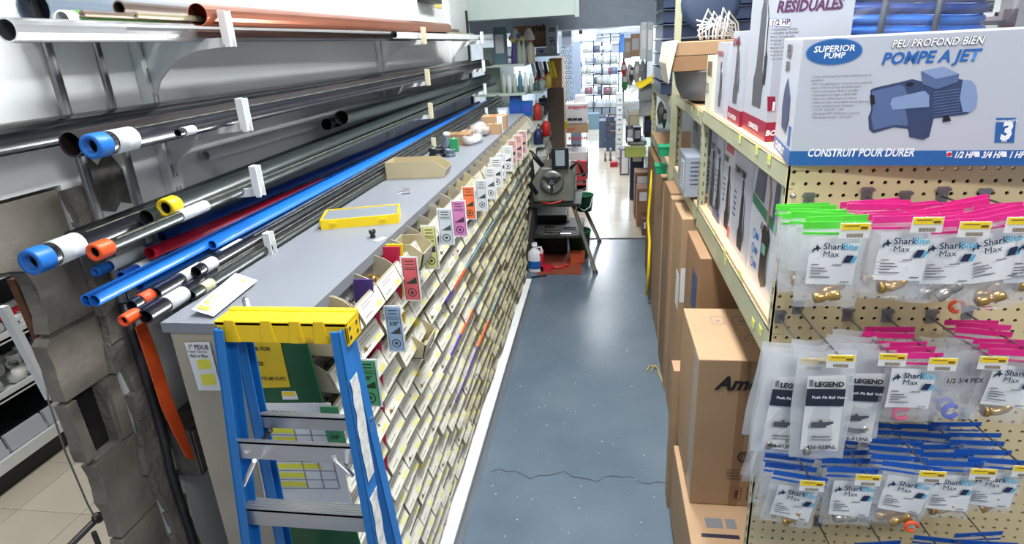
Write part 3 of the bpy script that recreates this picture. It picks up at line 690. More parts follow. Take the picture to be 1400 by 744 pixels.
p = P(645, 196, z=ZC); b = MB(); b.ball(p+Vector((0,0,.022)), .05, .10, .025, 10, 6)
b.v = [(v[0]+U(-.01,.01), v[1]+U(-.01,.01), max(ZC+.001, v[2]+U(-.008,.01))) for v in b.v]; b.build('film', cloudy, t)
for lab, u, v, r, h in [('black rubber coupling on the countertop left of the green box', 598, 214, .035, .035), ('grey plastic coupling lying by the beige loose bin', 616, 214, .022, .03)]:
    p = P(u, v, z=ZC); t = thing('coupling', lab, 'fitting', p); b = MB(); b.lathe([(r*.8,0),(r,0),(r,h*.3),(r*.9,h*.35),(r*.9,h*.7),(r,h*.75),(r,h),(r*.8,h),(r*.8,0)], p, (0,0,1), 16); b.build('body', blackpl if 'black' in lab else greyp, t)
p = P(612, 205, z=ZC); t = thing('spray_trap', 'white and grey drain fitting standing on the countertop', 'fitting', p); b = MB(); b.lathe([(0,0),(.03,0),(.03,.02),(.012,.05),(.012,.06),(0,.06)], p, (0,0,1), 14); b.build('body', greyp, t); b = MB(); b.ball(p+Vector((0,0,.068)), .016, .016, .012); b.build('cap', white, t)

# ---------------------------------------------------------------- cabinet end: boards and notices (plane y=.84)
YE = .838
def quad(parent, name, pts, m, y=YE, lift=0, t=.001, **k):
    b = MB(); b.prism([P(u, v, y=y-lift) for u, v in pts][::1], (0, -t, 0)); return b.build(name, m, parent, **k)
bd = thing('display_board', 'dark green board fixed on the cabinet end behind the ladder', 'board', P(400, 600, y=YE))
p0, p1 = P(345, 470, y=YE), P(425, 470, y=YE)
quad(bd, 'panel', [(318,455),(416,449),(500,770),(395,770)], mat('dark_green_board', (20,84,44), .35, var=.06), t=.004)
nt_ = thing('notice', 'yellow notice about asking for assistance on the green board', 'sign', P(370, 500, y=YE-.005))
quad(nt_, 'sheet', [(318,468),(383,467),(397,529),(336,531)], mat('yellow_notice', (232,196,26), .5, var=.03), lift=.0045)
pr = {'face': 'y-'}
text(nt_, 'PLEASE ASK FOR', P(318, 479, y=YE-.0062), .0095, ink, bold=.03, rot=1)
text(nt_, 'ASSISTANCE', P(322, 499, y=YE-.0062), .0095, ink, bold=.03, rot=1)
text(nt_, 'IF NEED TO BE CUT!', P(334, 519, y=YE-.0062), .0085, ink, bold=.03, rot=1)
pt = thing('price_label', 'small yellow and white price label under the notice', 'label', P(395, 542, y=YE-.005))
quad(pt, 'slip', [(385,535),(404,535),(408,546),(387,546)], paper, lift=.0045); quad(pt, 'yellow_print', [(386,536),(402,536),(404,541),(387,541)], yellowpr, lift=.0058, t=.0004)
sh = thing('price_list', 'white steel pipe price list with highlighted table behind the ladder', 'paper', P(400, 640, y=YE-.005))
quad(sh, 'sheet', [(338,551),(452,551),(484,701),(366,699)], paper, lift=.0045)
text(sh, 'STEEL PIPE PRICING', P(356, 564, y=YE-.0062), .008, ink, bold=.02)
b = MB()
def lq(u0, v0, u1, v1): b.prism([P(u0, v0-.4, y=YE-.0062), P(u1, v1-.4, y=YE-.0062), P(u1, v1+.4, y=YE-.0062), P(u0, v0+.4, y=YE-.0062)], (0,-.0003,0))
for k in range(9):
    v = 570+k*12.2; lq(345+k*3.0, v, 440+k*3.0, v+1)
for f in (0, .55, .78, 1): lq(345+95*f, 570, 345+95*f+24, 668); b.prism([P(345+95*f, 570, y=YE-.0062), P(346+95*f, 570, y=YE-.0062), P(370+95*f, 668, y=YE-.0062), P(369+95*f, 668, y=YE-.0062)], (0,-.0003,0))
b.build('table_lines', greyink, sh)
b = MB()
for k in range(8):
    v = 573+k*12.2; e = 72 if k in (0, 3, 5) else 46
    b.prism([P(352+k*3, v, y=YE-.006), P(352+k*3+e*(.95 if k % 2 else 1), v+.5, y=YE-.006), P(354+k*3+e, v+7, y=YE-.006), P(354+k*3, v+6.5, y=YE-.006)], (0,-.0003,0))
b.build('highlighting', yellowh, sh)
gs = thing('size_sign', 'green size sign on the right of the price list', 'sign', P(450, 590, y=YE-.006))
quad(gs, 'panel', [(437,556),(462,556),(474,606),(449,606)], mat('mid_green_sign', (70,150,96), .4), lift=.0062)
text(gs, '&', P(455, 587, y=YE-.0078), .010, ink, bold=.03); text(gs, '1/4"', P(452, 600, y=YE-.0078), .011, ink, bold=.03)
hn = thing('handwritten_note', 'white handwritten PEX tube size note on the beige cabinet end', 'paper', P(275, 500, y=YE))
quad(hn, 'sheet', [(252.5,468.5),(286,467.5),(303,534),(272,533.5)], paper, lift=.0005)
text(hn, '1" PEX-B', P(258, 477, y=YE-.002), .0125, ink, bold=.015, wx=.82); text(hn, 'Copper Tube Size', P(257, 481.5, y=YE-.002), .006, ink, bold=.01, wx=.85); text(hn, 'Red or Blue', P(261, 488, y=YE-.002), .0085, ink, bold=.015, wx=.8)
quad(hn, 'yellow_marks', [(269,492),(286,491),(290,504),(272,505)], yellowh, lift=.0018, t=.0004); quad(hn, 'yellow_marks', [(274,512),(292,511),(296,526),(277,527)], yellowh, lift=.0018, t=.0004)

# ---------------------------------------------------------------- stepladder
ld = thing('stepladder', 'blue fibreglass stepladder with yellow cap in front of the cabinet end', 'ladder', (-.45, .66, 0))
ZT = 1.400
def rail(xt, xb, yt, yb, side, m=ladblue, dp=.032, name='front_rail', fw_=.013):
    b = MB(); T = ZT-.002
    def at(f): return Vector((xt+(xb-xt)*f, yt+(yb-yt)*f, T*(1-f)))
    t_ = .003
    for f0, f1 in ((0, 1),):
        a, c = at(0), at(1)
        for (x0, x1, y0, y1) in ((-t_/2, t_/2, -dp/2, dp/2), (0, -side*fw_, -dp/2, -dp/2+t_), (0, -side*fw_, dp/2-t_, dp/2)):
            vs = [a+Vector((x0,y0,0)), a+Vector((x1,y0,0)), a+Vector((x1,y1,0)), a+Vector((x0,y1,0))]; ws = [v+(c-a) for v in vs]
            b.add(ws+vs, [(0,3,2,1),(4,5,6,7),(0,1,5,4),(1,2,6,5),(2,3,7,6),(3,0,4,7)])
    b.build(name, m, ld)
rail(-.537, -.62, .708, .60, -1); rail(-.352, -.287, .708, .60, 1)
rail(-.535, -.62, .740, .800, -1, dp=.022, name='rear_rail', fw_=.016); rail(-.360, -.30, .740, .800, 1, dp=.022, name='rear_rail', fw_=.016)
# cap: moulded tray with raised ribs and end brackets
b = MB(); X0, X1 = -.543, -.346; y0, y1 = .704, .752
b.box((X0, y0, ZT), (X1, y1, ZT+.007)); b.box((X0, y0, ZT-.026), (X1, y0+.005, ZT+.006)); b.box((X0, y1-.005, ZT-.028), (X1, y1, ZT)); b.box((X0, y0, ZT-.026), (X0+.004, y1, ZT)); b.box((X1-.004, y0, ZT-.030), (X1, y1, ZT))
b.box((X0, y1-.012, ZT+.0065), (X1, y1, ZT+.009))
b.build('cap', ladyel, ld, bevel=.0025)
for fx in (.12, .40, .62, .80):
    b = MB(); xx = X0+(X1-X0)*fx; b.prism([(xx-.012, y0-.002, ZT-.026), (xx+.012, y0-.002, ZT-.026), (xx+.008, y0-.002, ZT+.010), (xx-.008, y0-.002, ZT+.010)], (0, .03, 0)); b.build('cap_rib', ladyel, ld, bevel=.002)
b = MB()
for dy, dz in ((.714, -.006), (.738, -.007), (.714, -.020), (.738, -.021)): b.cyl((X1+.0006, dy, ZT+dz), (X1-.001, dy, ZT+dz), .0032, 10)
b.build('rivet_holes', blackpl, ld)
def step(v0, v1, y, dy, xm, xM, nm='step', bolts=False):
    pz0 = P(410, v0, y=y).z; pz1 = P(410, v1, y=y).z
    b = MB(); b.box((xm, y, pz1), (xM, y+.002, pz0)); b.box((xm, y, pz0-.002), (xM, y+dy, pz0))
    for k in range(5): b.box((xm, y+.003+k*dy/5, pz0), (xM, y+.003+k*dy/5+dy*.09, pz0+.0012))
    b.build(nm, alum, ld)
    if bolts:
        for x in (xm+.03, xM-.04):
            b = MB(); b.cyl((x, y-.003, (pz0+pz1)/2), (x, y, (pz0+pz1)/2), .0032, 6); b.build('bolt', steel, ld)
step(571, 587, .742, .010, -.535, -.350, 'rear_bar'); step(609, 631, .682, .006, -.553, -.346, 'front_bar', True)
step(702, 722, .678, .026, -.560, -.340); 
step(1020, 1045, .64, .06, -.58, -.312)
b = MB(); b.cyl(P(348, 630, y=.66), P(331, 668, y=.70), .0035, 8); b.build('brace', alum, ld)
b = MB(); b.cyl(P(458, 628, y=.66), P(482, 650, y=.70), .0035, 8); b.build('brace', alum, ld)
b = MB(); b.cyl(P(370, 588, y=.735), P(344, 625, y=.745), .004, 8); b.build('brace', blackpl, ld)
b = MB(); b.prism([(-.304, .60, 1.06), (-.304, .62, 1.10), (-.304, .635, 1.06), (-.304, .64, .75), (-.304, .60, .75)], (.004, 0, 0)); b.build('spreader', mat('dark_spreader_steel', (52,56,62), .4, metal=.5), ld)
# torn white warning sticker on the outer right web
b = MB(); xs = lambda z: -.352+(.065)*(1-z/(ZT+.01))+.0022
yo = lambda z: .708-.108*(1-z/(ZT+.01))
for (zt, zb) in ((1.325, 1.16), (1.135, 1.0)):
    random.seed(int(zt*100)); n_ = 9; L_ = []; R_ = []
    for i in range(n_+1):
        z = zt+(zb-zt)*i/n_; L_.append((xs(z), yo(z)-.012+U(-.003,.003), z)); R_.append((xs(z), yo(z)+.013+U(-.003,.002), z))
    b.prism(L_+R_[::-1], (.0005, 0, 0))
b.build('torn_sticker', mat('torn_white_sticker', (206,208,204), .6, var=.25, scale=90), ld)
for sx, x_, y_ in ((-1, -.62, .60), (1, -.29, .60), (-1, -.62, .80), (1, -.30, .80)):
    b = MB(); b.box((x_-.012, y_-.02, 0), (x_+.012, y_+.02, .03)); b.build('rubber_foot', blackpl, ld)
# ================================================================ RIGHT RACK
XR, YP = .385, 1.30
rack = thing('storage_rack', 'long pale green steel rack with wooden decks on the right of the aisle', 'shelf rack', (XR, YP, 0))
def upr(x, y, ztop, w_=.032, d=.03, slots=True):
    b = MB(); b.box((x-.001, y, 0), (x+.0015, y+d, ztop)); b.box((x, y-.0015, 0), (x+w_, y+.001, ztop))
    b.build('upright', rackm, rack)
    if slots:
        b = MB()
        for i in range(int(ztop/.038)):
            z = .02+i*.038; b.box((x+w_*.45, y-.0022, z), (x+w_*.62, y-.0014, z+.016)); b.box((x-.0016, y+d*.4, z), (x-.0009, y+d*.6, z+.016))
        b.build('slot_holes', mat('slot_shade', (74,74,60), .8), rack)
upr(XR, YP+.005, 1.475, .020); upr(XR, 2.42, 1.485, .022, .04); upr(XR, 3.32, 1.62); upr(XR, 4.88, 1.55)
upr(XR+.60, 2.44, 1.48); upr(XR+.60, 3.32, 1.6)
def beam(y0, y1, z, h=.055, nm='beam'):
    b = MB(); b.box((XR-.004, y0, z-h), (XR, y1, z)); b.box((XR-.004, y0, z-.003), (XR+.02, y1, z)); b.box((XR-.004, y0, z-h), (XR+.01, y1, z-h+.003)); b.build(nm, rackm, rack, bevel=.0008)
beam(YP, 2.42, 1.488, .046); beam(YP, 2.42, 1.108, .075); beam(2.47, 3.32, 1.475, .05); beam(2.47, 3.32, 1.10); beam(3.35, 4.88, 1.44); beam(3.35, 4.88, 1.06)
def deck(y0, y1, z, x1=.99, n=3):
    w_ = (x1-XR)/n
    for i in range(n):
        b = MB(); b.box((XR+.002+i*w_, y0, z), (XR+(i+1)*w_-.002, y1, z+.016)); b.build('deck_board', woodm, rack, bevel=.001)
deck(YP+.03, 2.42, 1.478); deck(YP+.02, 2.42, 1.105); deck(2.47, 3.31, 1.466); deck(2.47, 3.31, 1.09); deck(3.35, 4.88, 1.43); deck(3.35, 4.88, 1.05)
# small yellow-green tags on the beams
b = MB()
for i, (u, v) in enumerate([(1052,218),(1035,205),(1012,190),(978,318),(991,345),(992,357),(1012,375),(1030,442),(1040,452),(955,130+25),(946,148)]):
    p = P(u, v, x=XR-.0045)
    t = thing('shelf_tag', ['green tag on the top beam nearest the pegboard corner', 'green tag on the top beam under the front of the tall box', 'green tag on the top beam below the medium pump box', 'faded tag at the inner end of the lower beam', 'tag in the middle of the lower beam, upper of two', 'tag in the middle of the lower beam, lower of two', 'tag on the front half of the lower beam', 'tag near the front end of the lower beam, inner of two', 'tag at the very front end of the lower beam', 'small tag on the top beam near the second upright', 'small tag on the top beam below the grey bowl'][i], 'tag', p, 'shelf tags')
    b = MB(); card(b, p, .030, .024, 'x-', lift=.0008); b.build('tag_paper', mat('pale_green_tag', (206,214,150), .5, var=.1), t)
    b = MB(); card(b, p+Vector((0,0,.004)), .022, .009, 'x-', lift=.0014); b.build('yellow_stripe', yellowh, t)

# pegboard with real holes, facing the camera
peg = thing('pegboard', 'tan perforated hardboard panel on the rack end facing the camera', 'pegboard', (XR, YP, .3))
pit = .0254; x0 = XR+.010; NX, NZ = 27, 46; zt = 1.484; hr = .0042
b = MB(); vs = []; fs = []
hole0 = P(1086, 235.4, y=YP)
for i in range(NX):
    for j in range(NZ):
        cx = hole0.x+i*pit; cz = hole0.z-j*pit; h = pit/2
        o = len(b.v); out = [(-h,-h),(0,-h),(h,-h),(h,0),(h,h),(0,h),(-h,h),(-h,0)]
        for ox, oz in out: b.v.append((cx+ox, YP, cz+oz))
        for k in range(8):
            q = math.pi*(-.75+.25*k); b.v.append((cx+hr*math.cos(q), YP, cz+hr*math.sin(q)))
        for k in range(8):
            q = math.pi*(-.75+.25*k); b.v.append((cx+hr*math.cos(q), YP+.005, cz+hr*math.sin(q)))
        for k in range(8):
            k2 = (k+1) % 8; b.f.append([o+k, o+k2, o+8+k2, o+8+k]); b.mi.append(0); b.sm.append(False)
            b.f.append([o+8+k, o+8+k2, o+16+k2, o+16+k]); b.mi.append(0); b.sm.append(False)
xl, xh, zl_, zh = hole0.x-pit/2, hole0.x+(NX-.5)*pit, hole0.z-(NZ-.5)*pit, hole0.z+pit/2
b.box((XR+.001, YP, 0), (xl, YP+.005, zh)); b.box((XR+.001, YP, zh), (xh, YP+.005, zt)); b.box((xl, YP, 0), (xh, YP+.005, zl_)); b.box((xh, YP, 0), (1.6, YP+.005, zt))
b.build('perforated_sheet', pegm, peg)
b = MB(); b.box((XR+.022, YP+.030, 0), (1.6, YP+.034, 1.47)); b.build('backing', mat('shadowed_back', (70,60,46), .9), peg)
for u, v in ((1085,268),(1059,526),(1052,600)):
    b = MB(); p = P(u, v, y=YP-.002); b.lathe([(0,-.003),(.004,-.002),(.0055,0)], p, (0,1,0), 10); b.build('bolt', steel, peg)
# wooden ledge edge at the top of the board
b = MB(); b.box((XR, YP-.006, 1.484), (1.6, YP+.03, 1.494)); b.build('top_rail', mat('pale_wood_rail', (214,190,150), .6), peg)

# ---------------------------------------------------------------- boxes: generic printed carton
def carton(name, label, x0, y0, z0, x1, y1, z1, m, cat='box', bevel=.0015, group=None):
    t = thing(name, label, cat, ((x0+x1)/2, (y0+y1)/2, z0), group); b = MB(); b.box((x0, y0, z0), (x1, y1, z1)); b.build('carton_body', m, t, bevel=bevel); return t
boxwhite = mat('white_gloss_card', (184,188,198), .3, var=.01); bxblue = mat('box_blue', (40,96,160), .35, var=.02); bxred = mat('box_maroon', (150,30,62), .35, var=.02)
pumpd = mat('pump_dark_print', (52,66,100), .4, var=0); pumpm = mat('pump_mid_print', (84,104,146), .4, var=0); pumpl = mat('pump_light_print', (128,150,188), .4, var=0); bxred2 = mat('red_print', (200,30,50), .4, var=0)
wht = mat('white_print', (240,242,246), .4, var=0); bluet = mat('blue_lettering', (36,98,170), .4, var=0); purpt = mat('purple_lettering', (92,52,88), .4, var=0); greyt = mat('grey_lettering', (84,84,92), .4, var=0)
ZD = 1.494
# big pump box
fy = 1.288
pbx = thing('pump_box', 'large white and blue jet pump box on the rack top nearest the camera', 'box', (.378, fy, ZD))
BROT = R(-7)
def PB(u, v):
    C0 = Vector((.378, fy, ZD)); n = Vector((math.sin(-BROT)*-1, -math.cos(BROT), 0)); n = Vector((math.sin(BROT), -math.cos(BROT), 0))
    d = RT*((u-700)/F)+UP*((372-v)/F)+FW; t = (C0-CAM).dot(n)/d.dot(n); q = CAM+d*t-C0; c, s_ = math.cos(-BROT), math.sin(-BROT)
    return C0+Vector((q.x*c-q.y*s_, 0, q.z))
pl_, pr_ = PB(1092, 219), PB(1098, 48)
bx0, bx1, bz0, bz1 = .378, .935, ZD, PB(1200, 48).z
b = MB(); b.box((bx0, fy, bz0), (bx1, fy+.235, bz1)); b.build('carton_body', boxwhite, pbx, bevel=.002)
def fq(par, nm, pts, m, lift, y=None, t=.0003):
    b = MB(); b.prism([(P(u, v, y=y) if y else PB(u, v))+Vector((0,-lift,0)) for u, v in pts], (0,-t,0)); return b.build(nm, m, par)
b = MB(); b.box((bx0-.0005, fy-.0006, bz0+.001), (bx1+.0005, fy, bz0+.030)); b.build('blue_band', bxblue, pbx)
b = MB(); b.box((bx0-.0008, fy, bz0+.001), (bx0, fy+.234, bz0+.030)); b.box((bx0-.0008, fy+.02, bz0+.036), (bx0, fy+.05, bz0+.075)); b.build('side_band', bxblue, pbx)
text(pbx, 'CONSTRUIT POUR DURER', PB(1103, 214), .022, wht, shear=.2, bold=.025, wx=.72, lift=.0010)
text(pbx, 'PEU PROFOND BIEN', PB(1218, 65), .0185, wht, shear=.2, bold=.02, wx=.86, lift=.002)
text(pbx, 'PEU PROFOND BIEN', PB(1218, 65.4), .0185, greyt, shear=.2, bold=.055, wx=.86, lift=.0006)
text(pbx, 'POMPE A JET', PB(1204, 88), .029, bluet, shear=.2, bold=.03, wx=.94)
b = MB(); c = PB(1140, 71); vs = [c+Vector((.0475*math.cos(q*math.pi/16), -.0005, .0225*math.sin(q*math.pi/16))) for q in range(32)]; b.prism(vs, (0,-.0003,0)); b.build('logo_oval', bxblue, pbx)
b = MB(); vs = [c+Vector((.0495*math.cos(q*math.pi/16), -.0002, .0245*math.sin(q*math.pi/16))) for q in range(32)]; b.prism(vs, (0,-.0002,0)); b.build('logo_rim', pumpl, pbx)
text(pbx, 'SUPERIOR', PB(1140, 70.5), .0155, wht, bold=.02, shear=.1, center=True, wx=1.02); text(pbx, 'PUMP', PB(1140, 79.5), .0145, wht, bold=.02, shear=.1, center=True)
for k, s in enumerate(['Corps de pompe en fonte robuste pour la', 'durabilite', 'Pour les applications de puits peu profonds', 'jusqu a 7,62 m (25 pi) de profondeur', 'Prix economique, facile a installer', 'Pressostat pre-regle a 30/50 PSI', 'Peut etre utilisee pour la maison', 'Arbre en acier inoxydable thermoplastique', 'Sortie pratique pour utilisation', '1/2 HP ; 3/4 HP ; 1 HP', 'Decharge NPT 25,4 mm (1 pouce)', 'Rendement jusqu a 3,5 m3/h']):
    text(pbx, ('' if k in (1, 3) else '- ')+s, PB(1108, 106.5+k*5.05), .0062, greyink, bold=.0, shear=.2, wx=.95)
# printed picture of the pump (flat print)
pic = [('pump_body', pumpd, [(1190,123),(1196,120),(1236,111),(1247,108),(1262,112),(1268,118),(1276,135),(1276,163),(1270,187),(1262,191),(1244,187),(1241,176),(1222,174),(1194,182),(1188,177),(1187,160),(1191,150)], .0004),
       ('pump_volute', pumpm, [(1192,125),(1230,116),(1236,118),(1240,128),(1238,150),(1242,172),(1222,171),(1194,178),(1191,160),(1193,150)], .0007),
       ('pump_nozzle', pumpl, [(1220,134),(1264,124),(1270,130),(1270,146),(1220,150),(1217,142)], .0010),
       ('pump_motor', pumpd, [(1264,116),(1300,106),(1322,110),(1334,120),(1336,134),(1332,148),(1322,156),(1290,160),(1274,162)], .0007),
       ('pump_motor_cap', pumpl, [(1316,109),(1328,110),(1334,118),(1336,132),(1334,146),(1327,153),(1316,153),(1312,134)], .0010),
       ('pump_terminal_box', pumpm, [(1259,97),(1290,91),(1311,101),(1309,112),(1280,122),(1261,115)], .0013),
       ('pump_terminal_box_top', pumpl, [(1259,97),(1290,91),(1311,101),(1279,108)], .0016),
       ('pump_foot', pumpd, [(1240,160),(1262,148),(1272,156),(1272,180),(1262,191),(1243,187)], .0013),
       ('pump_port', blackpl, [(1189,130),(1195,130),(1196,142),(1190,143)], .0014), ('pump_port', blackpl, [(1238,114),(1246,112),(1250,115),(1242,118)], .0014),
       ('pump_foot', blackpl, [(1290,158),(1296,157),(1300,165),(1288,167)], .0013)]
for nm, m_, pts, l in pic: fq(pbx, nm, pts, m_, l)
b = MB()
for k in range(9):
    v = 120+k*4; f_ = Vector((0,-.0012,0)); b.prism([PB(1276, v+6)+f_, PB(1312, v+1)+f_, PB(1312, v+2.2)+f_, PB(1276, v+7.2)+f_], (0,-.0003,0))
b.build('motor_fins', pumpm, pbx)
fq(pbx, 'warranty_badge', [(1362,161),(1389,161),(1386,195),(1359,195)], bxblue, .0005)
text(pbx, '3', PB(1374, 190), .045, wht, bold=.05, center=True, wx=.8, lift=.0014)
text(pbx, 'WARRANTY', PB(1375, 167), .0062, wht, bold=.02, center=True, lift=.0014); text(pbx, 'AN', PB(1372, 194), .006, wht, bold=.02, center=True, lift=.0014)
for k, (u, s) in enumerate([(1303,'1/2 HP'), (1341,'3/4 HP'), (1378,'1 HP')]):
    text(pbx, s, PB(u, 215.5), .0165, wht, shear=.22, bold=.035, wx=.72, lift=.0012)
    fq(pbx, 'check_square', [(u-9,207),(u-2,207),(u-2,214.5),(u-9,214.5)], wht, .0008)
b = MB(); b.lathe([(0,0),(.0042,0)], PB(1297.5, 211)+Vector((0,-.0014,0)), (0,1,0), 12); b.build('red_dot', bxred2, pbx)
# side print (aisle side of box)
b = MB(); xx = bx0-.001
b.prism([(xx, fy+y, bz0+z) for y, z in ((.08,.055),(.14,.06),(.16,.10),(.15,.14),(.12,.165),(.10,.15),(.07,.13),(.06,.09))], (-.0003,0,0)); b.build('side_picture', pumpd, pbx)
text(pbx, 'PEU', (bx0, fy+.17, bz0+.205), .036, greyt, 'x-', bold=.04); text(pbx, 'BIEN', (bx0, fy+.17, bz0+.178), .026, greyt, 'x-', bold=.04); text(pbx, 'CONSTRUIT', (bx0, fy+.20, bz0+.008), .022, wht, 'x-', bold=.04, shear=.2)
pbx.rotation_euler = (0, 0, BROT)
# tall residual water pump box
ty = P(1057, 190, z=ZD).y; tx = .392
t = thing('pump_box', 'tall white box reading aguas residuales with maroon foot behind the jet pump box', 'box', (.5, ty, ZD)); tall = t
x1 = P(1162, 60, y=1.60).x; zt_ = ZD+.46
b = MB(); ty = 1.60; b.box((.405, ty, ZD), (x1, ty+.265, zt_)); b.build('carton_body', boxwhite, t, bevel=.002)
b = MB(); b.box((.4043, ty-.0007, ZD+.001), (x1+.0004, ty+.2655, ZD+.048)); b.build('maroon_band', bxred, t)
pp = lambda u, v: P(u, v, y=ty)
text(t, 'AGUAS', pp(1065, -1), .040, purpt, shear=.2, bold=.03, wx=.9); text(t, 'RESIDUALES', pp(1061, 17), .0335, purpt, shear=.2, bold=.04, wx=.80)
fq(t, 'rating_frame', [(1052,25),(1081,26),(1080,37),(1051,36)], pumpl, .0004, y=ty); fq(t, 'rating_box', [(1053,26),(1080,27),(1079,36),(1052,35)], wht, .0008, y=ty)
text(t, '1/2 HP', pp(1054, 34.5), .0165, purpt, bold=.03, lift=.0014, wx=.9)
for k in range(9): text(t, ['Construccion robusta', 'Interruptor de flotador', 'Motor de larga vida', 'Descarga 1-1/2 pulgadas', 'Cable de 3 metros', 'Maneja solidos', 'Proteccion termica', 'Facil de instalar', 'Uso residencial'][k], pp(1053, 42+k*5), .0068, greyink)
text(t, 'BOMBA SUMERGIBLE', (.4043, ty-.0008, ZD+.016), .018, wht, bold=.04, shear=.2)
fq(t, 'warranty_badge', [(1049,132),(1060,132),(1060,152),(1049,152)], bxred, .0006, y=ty); text(t, '1', pp(1053, 151), .028, wht, bold=.05, lift=.0013)
xs_ = .4045
def sidepump(t, xs_, yc, z0, h, m_, m2=None):        # submersible pump with float, printed on an aisle-facing side
    b = MB(); b.prism([(xs_, yc+y*h, z0+z*h) for y, z in ((-.14,0),(.14,0),(.16,.2),(.10,.30),(.08,.70),(.04,.78),(-.04,.78),(-.08,.70),(-.10,.30),(-.16,.2))], (-.0003,0,0)); b.build('printed_pump', m_, t)
    b = MB(); b.prism([(xs_-.0003, yc+y*h, z0+z*h) for y, z in ((-.22,.18),(-.14,.18),(-.14,.38),(-.19,.42),(-.22,.38))], (-.0003,0,0)); b.tube([(xs_-.0006, yc-.17*h, z0+.4*h), (xs_-.0006, yc-.16*h, z0+.66*h), (xs_-.0006, yc-.05*h, z0+.82*h)], .0011, 5)
    b.tube([(xs_-.0006, yc-.03*h, z0+.78*h), (xs_-.0006, yc-.03*h, z0+.95*h), (xs_-.0006, yc+.03*h, z0+.95*h), (xs_-.0006, yc+.03*h, z0+.78*h)], .0012, 5); b.build('printed_float', m2 or m_, t)
sidepump(t, xs_, ty+.12, ZD+.075, .33, greyt, ink)
text(t, 'POMPE', (.4045, ty+.175, ZD+.43), .03, purpt, 'x-', bold=.03); text(t, 'SUBMERSIBLE', (.4045, ty+.175, ZD+.018), .018, wht, 'x-', bold=.03, shear=.2, lift=.002)
# second white and red box, and thin ones
t = carton('pump_box', 'medium white box with maroon foot left of the tall box', .400, 1.88, ZD, .60, 2.06, ZD+.265, boxwhite)
b = MB(); b.box((.3993, 1.8795, ZD+.001), (.6004, 2.0605, ZD+.045)); b.build('maroon_band', bxred, t); sidepump(t, .3995, 1.97, ZD+.06, .20, greyt)
text(t, 'BOMBA', (.3996, 2.05, ZD+.225), .03, bxred, 'x-', bold=.03); text(t, 'DE CONSTRUIR', (.3990, 2.05, ZD+.014), .018, wht, 'x-', bold=.03, shear=.2)
b = MB(); b.box((.5, 1.8786, ZD+.012), (.56, 1.8794, ZD+.04)); b.build('white_panel', wht, t)
t = carton('pump_box', 'white box with red heading at the end of the upper pump boxes', .395, 2.10, ZD, .60, 2.28, ZD+.235, boxwhite)
text(t, 'SUPERIOR', (.3945, 2.27, ZD+.19), .024, bxred, 'x-', bold=.03); sidepump(t, .3945, 2.19, ZD+.03, .15, greyt)
t = carton('chlorine_box', 'narrow cream box with a small picture standing before the grey bowl', .388, 2.31, ZD, .50, 2.44, ZD+.19, mat('cream_card', (222,220,200), .4, var=.04))
b = MB(); b.box((.3872, 2.33, ZD+.12), (.3879, 2.42, ZD+.17)); b.build('printed_photo', mat('brown_photo', (120,104,90), .4, var=.5, scale=60), t); text(t, 'C3', (.387, 2.43, ZD+.06), .05, greyt, 'x-')
# grey bowl and cardboard sleeve on top, far bay
t = thing('sink_bowl', 'large grey rounded sink bowl on the far bay under the cardboard sleeve', 'bowl', (.54, 2.85, ZD)); b = MB()
b.lathe([(.13, 0), (.155, .006), (.18, .06), (.19, .115), (.2, .12), (.2, .125), (.18, .125), (.17, .06), (0, .02)], (.50, 2.82, ZD+.0), (0,0,1), 28); b.build('bowl', mat('grey_enamel', (120,124,132), .25, var=.05), t)
t = thing('cardboard_sleeve', 'brown folded cardboard sleeve with a pale torn end lying on the grey bowl', 'carton', (.5, 2.8, ZD+.125))
for k, (z0_, z1_, m_) in enumerate([(.127, .185, cardb2), (.187, .238, cardb)]):
    b = MB(); b.prism([(.285, 2.64, ZD+z0_), (.58, 2.66, ZD+z0_), (.58, 2.66, ZD+z1_), (.285+.01*k, 2.64, ZD+z1_)], (0, .34, 0)); b.build('flap', m_, t, bevel=.002)
b = MB(); b.prism([(.265, 2.63, ZD+.24), (.30, 2.62, ZD+.245), (.29, 2.62, ZD+.20), (.275, 2.62, ZD+.12), (.27, 2.62, ZD+.08), (.255, 2.625, ZD+.16)], (0,.30,0)); b.build('torn_end', mat('pale_torn_card', (206,200,188), .8, var=.1), t)
# stack of dark folding shelves / tubs in the back, silver racks
t = thing('tub_stack', 'tall stack of dark blue ribbed plastic tubs behind the cardboard sleeve', 'tubs', (.62, 3.95, 1.45))
for k in range(7):
    z0_ = 1.452+k*.075; b = MB(); b.box((.33, 3.62, z0_), (.86, 4.1, z0_+.066)); b.box((.318, 3.605, z0_+.062), (.875, 4.115, z0_+.068)); b.build('tub', navy, t, bevel=.004)
t = thing('plastic_tray', 'dark blue round-fronted plastic tray beside the tub stack', 'tray', (.42, 3.45, 1.9)); b = MB(); b.lathe([(0,0),(.13,0),(.14,.01),(.14,.03),(.11,.035),(0,.035)], (.52, 3.30, 1.90), (0,-1,.1), 24); b.build('disc', navy, t)
t = thing('coat_hanger_bundle', 'tangle of white wire racks on the cardboard sleeve', 'wire rack', (.46, 2.8, ZD+.24)); b = MB(); random.seed(8)
for k in range(9): a0 = U(-.02,.02); b.tube([(.40+k*.012, 2.74+a0, ZD+.243), (.39+k*.014, 2.72, ZD+.29+a0), (.42+k*.012, 2.78, ZD+.34+a0), (.47+k*.012, 2.84, ZD+.30), (.48+k*.012, 2.84+a0, ZD+.243)], .0032, 6)
for k in range(4): b.tube([(.39, 2.735+.02*k, ZD+.26+k*.020), (.46, 2.76, ZD+.30), (.54, 2.775, ZD+.252+k*.016)], .0032, 6)
b.build('wire', mat('white_wire', (222,224,226), .3), t)
upr(.36, 3.30, 2.4, .03, .03, False)
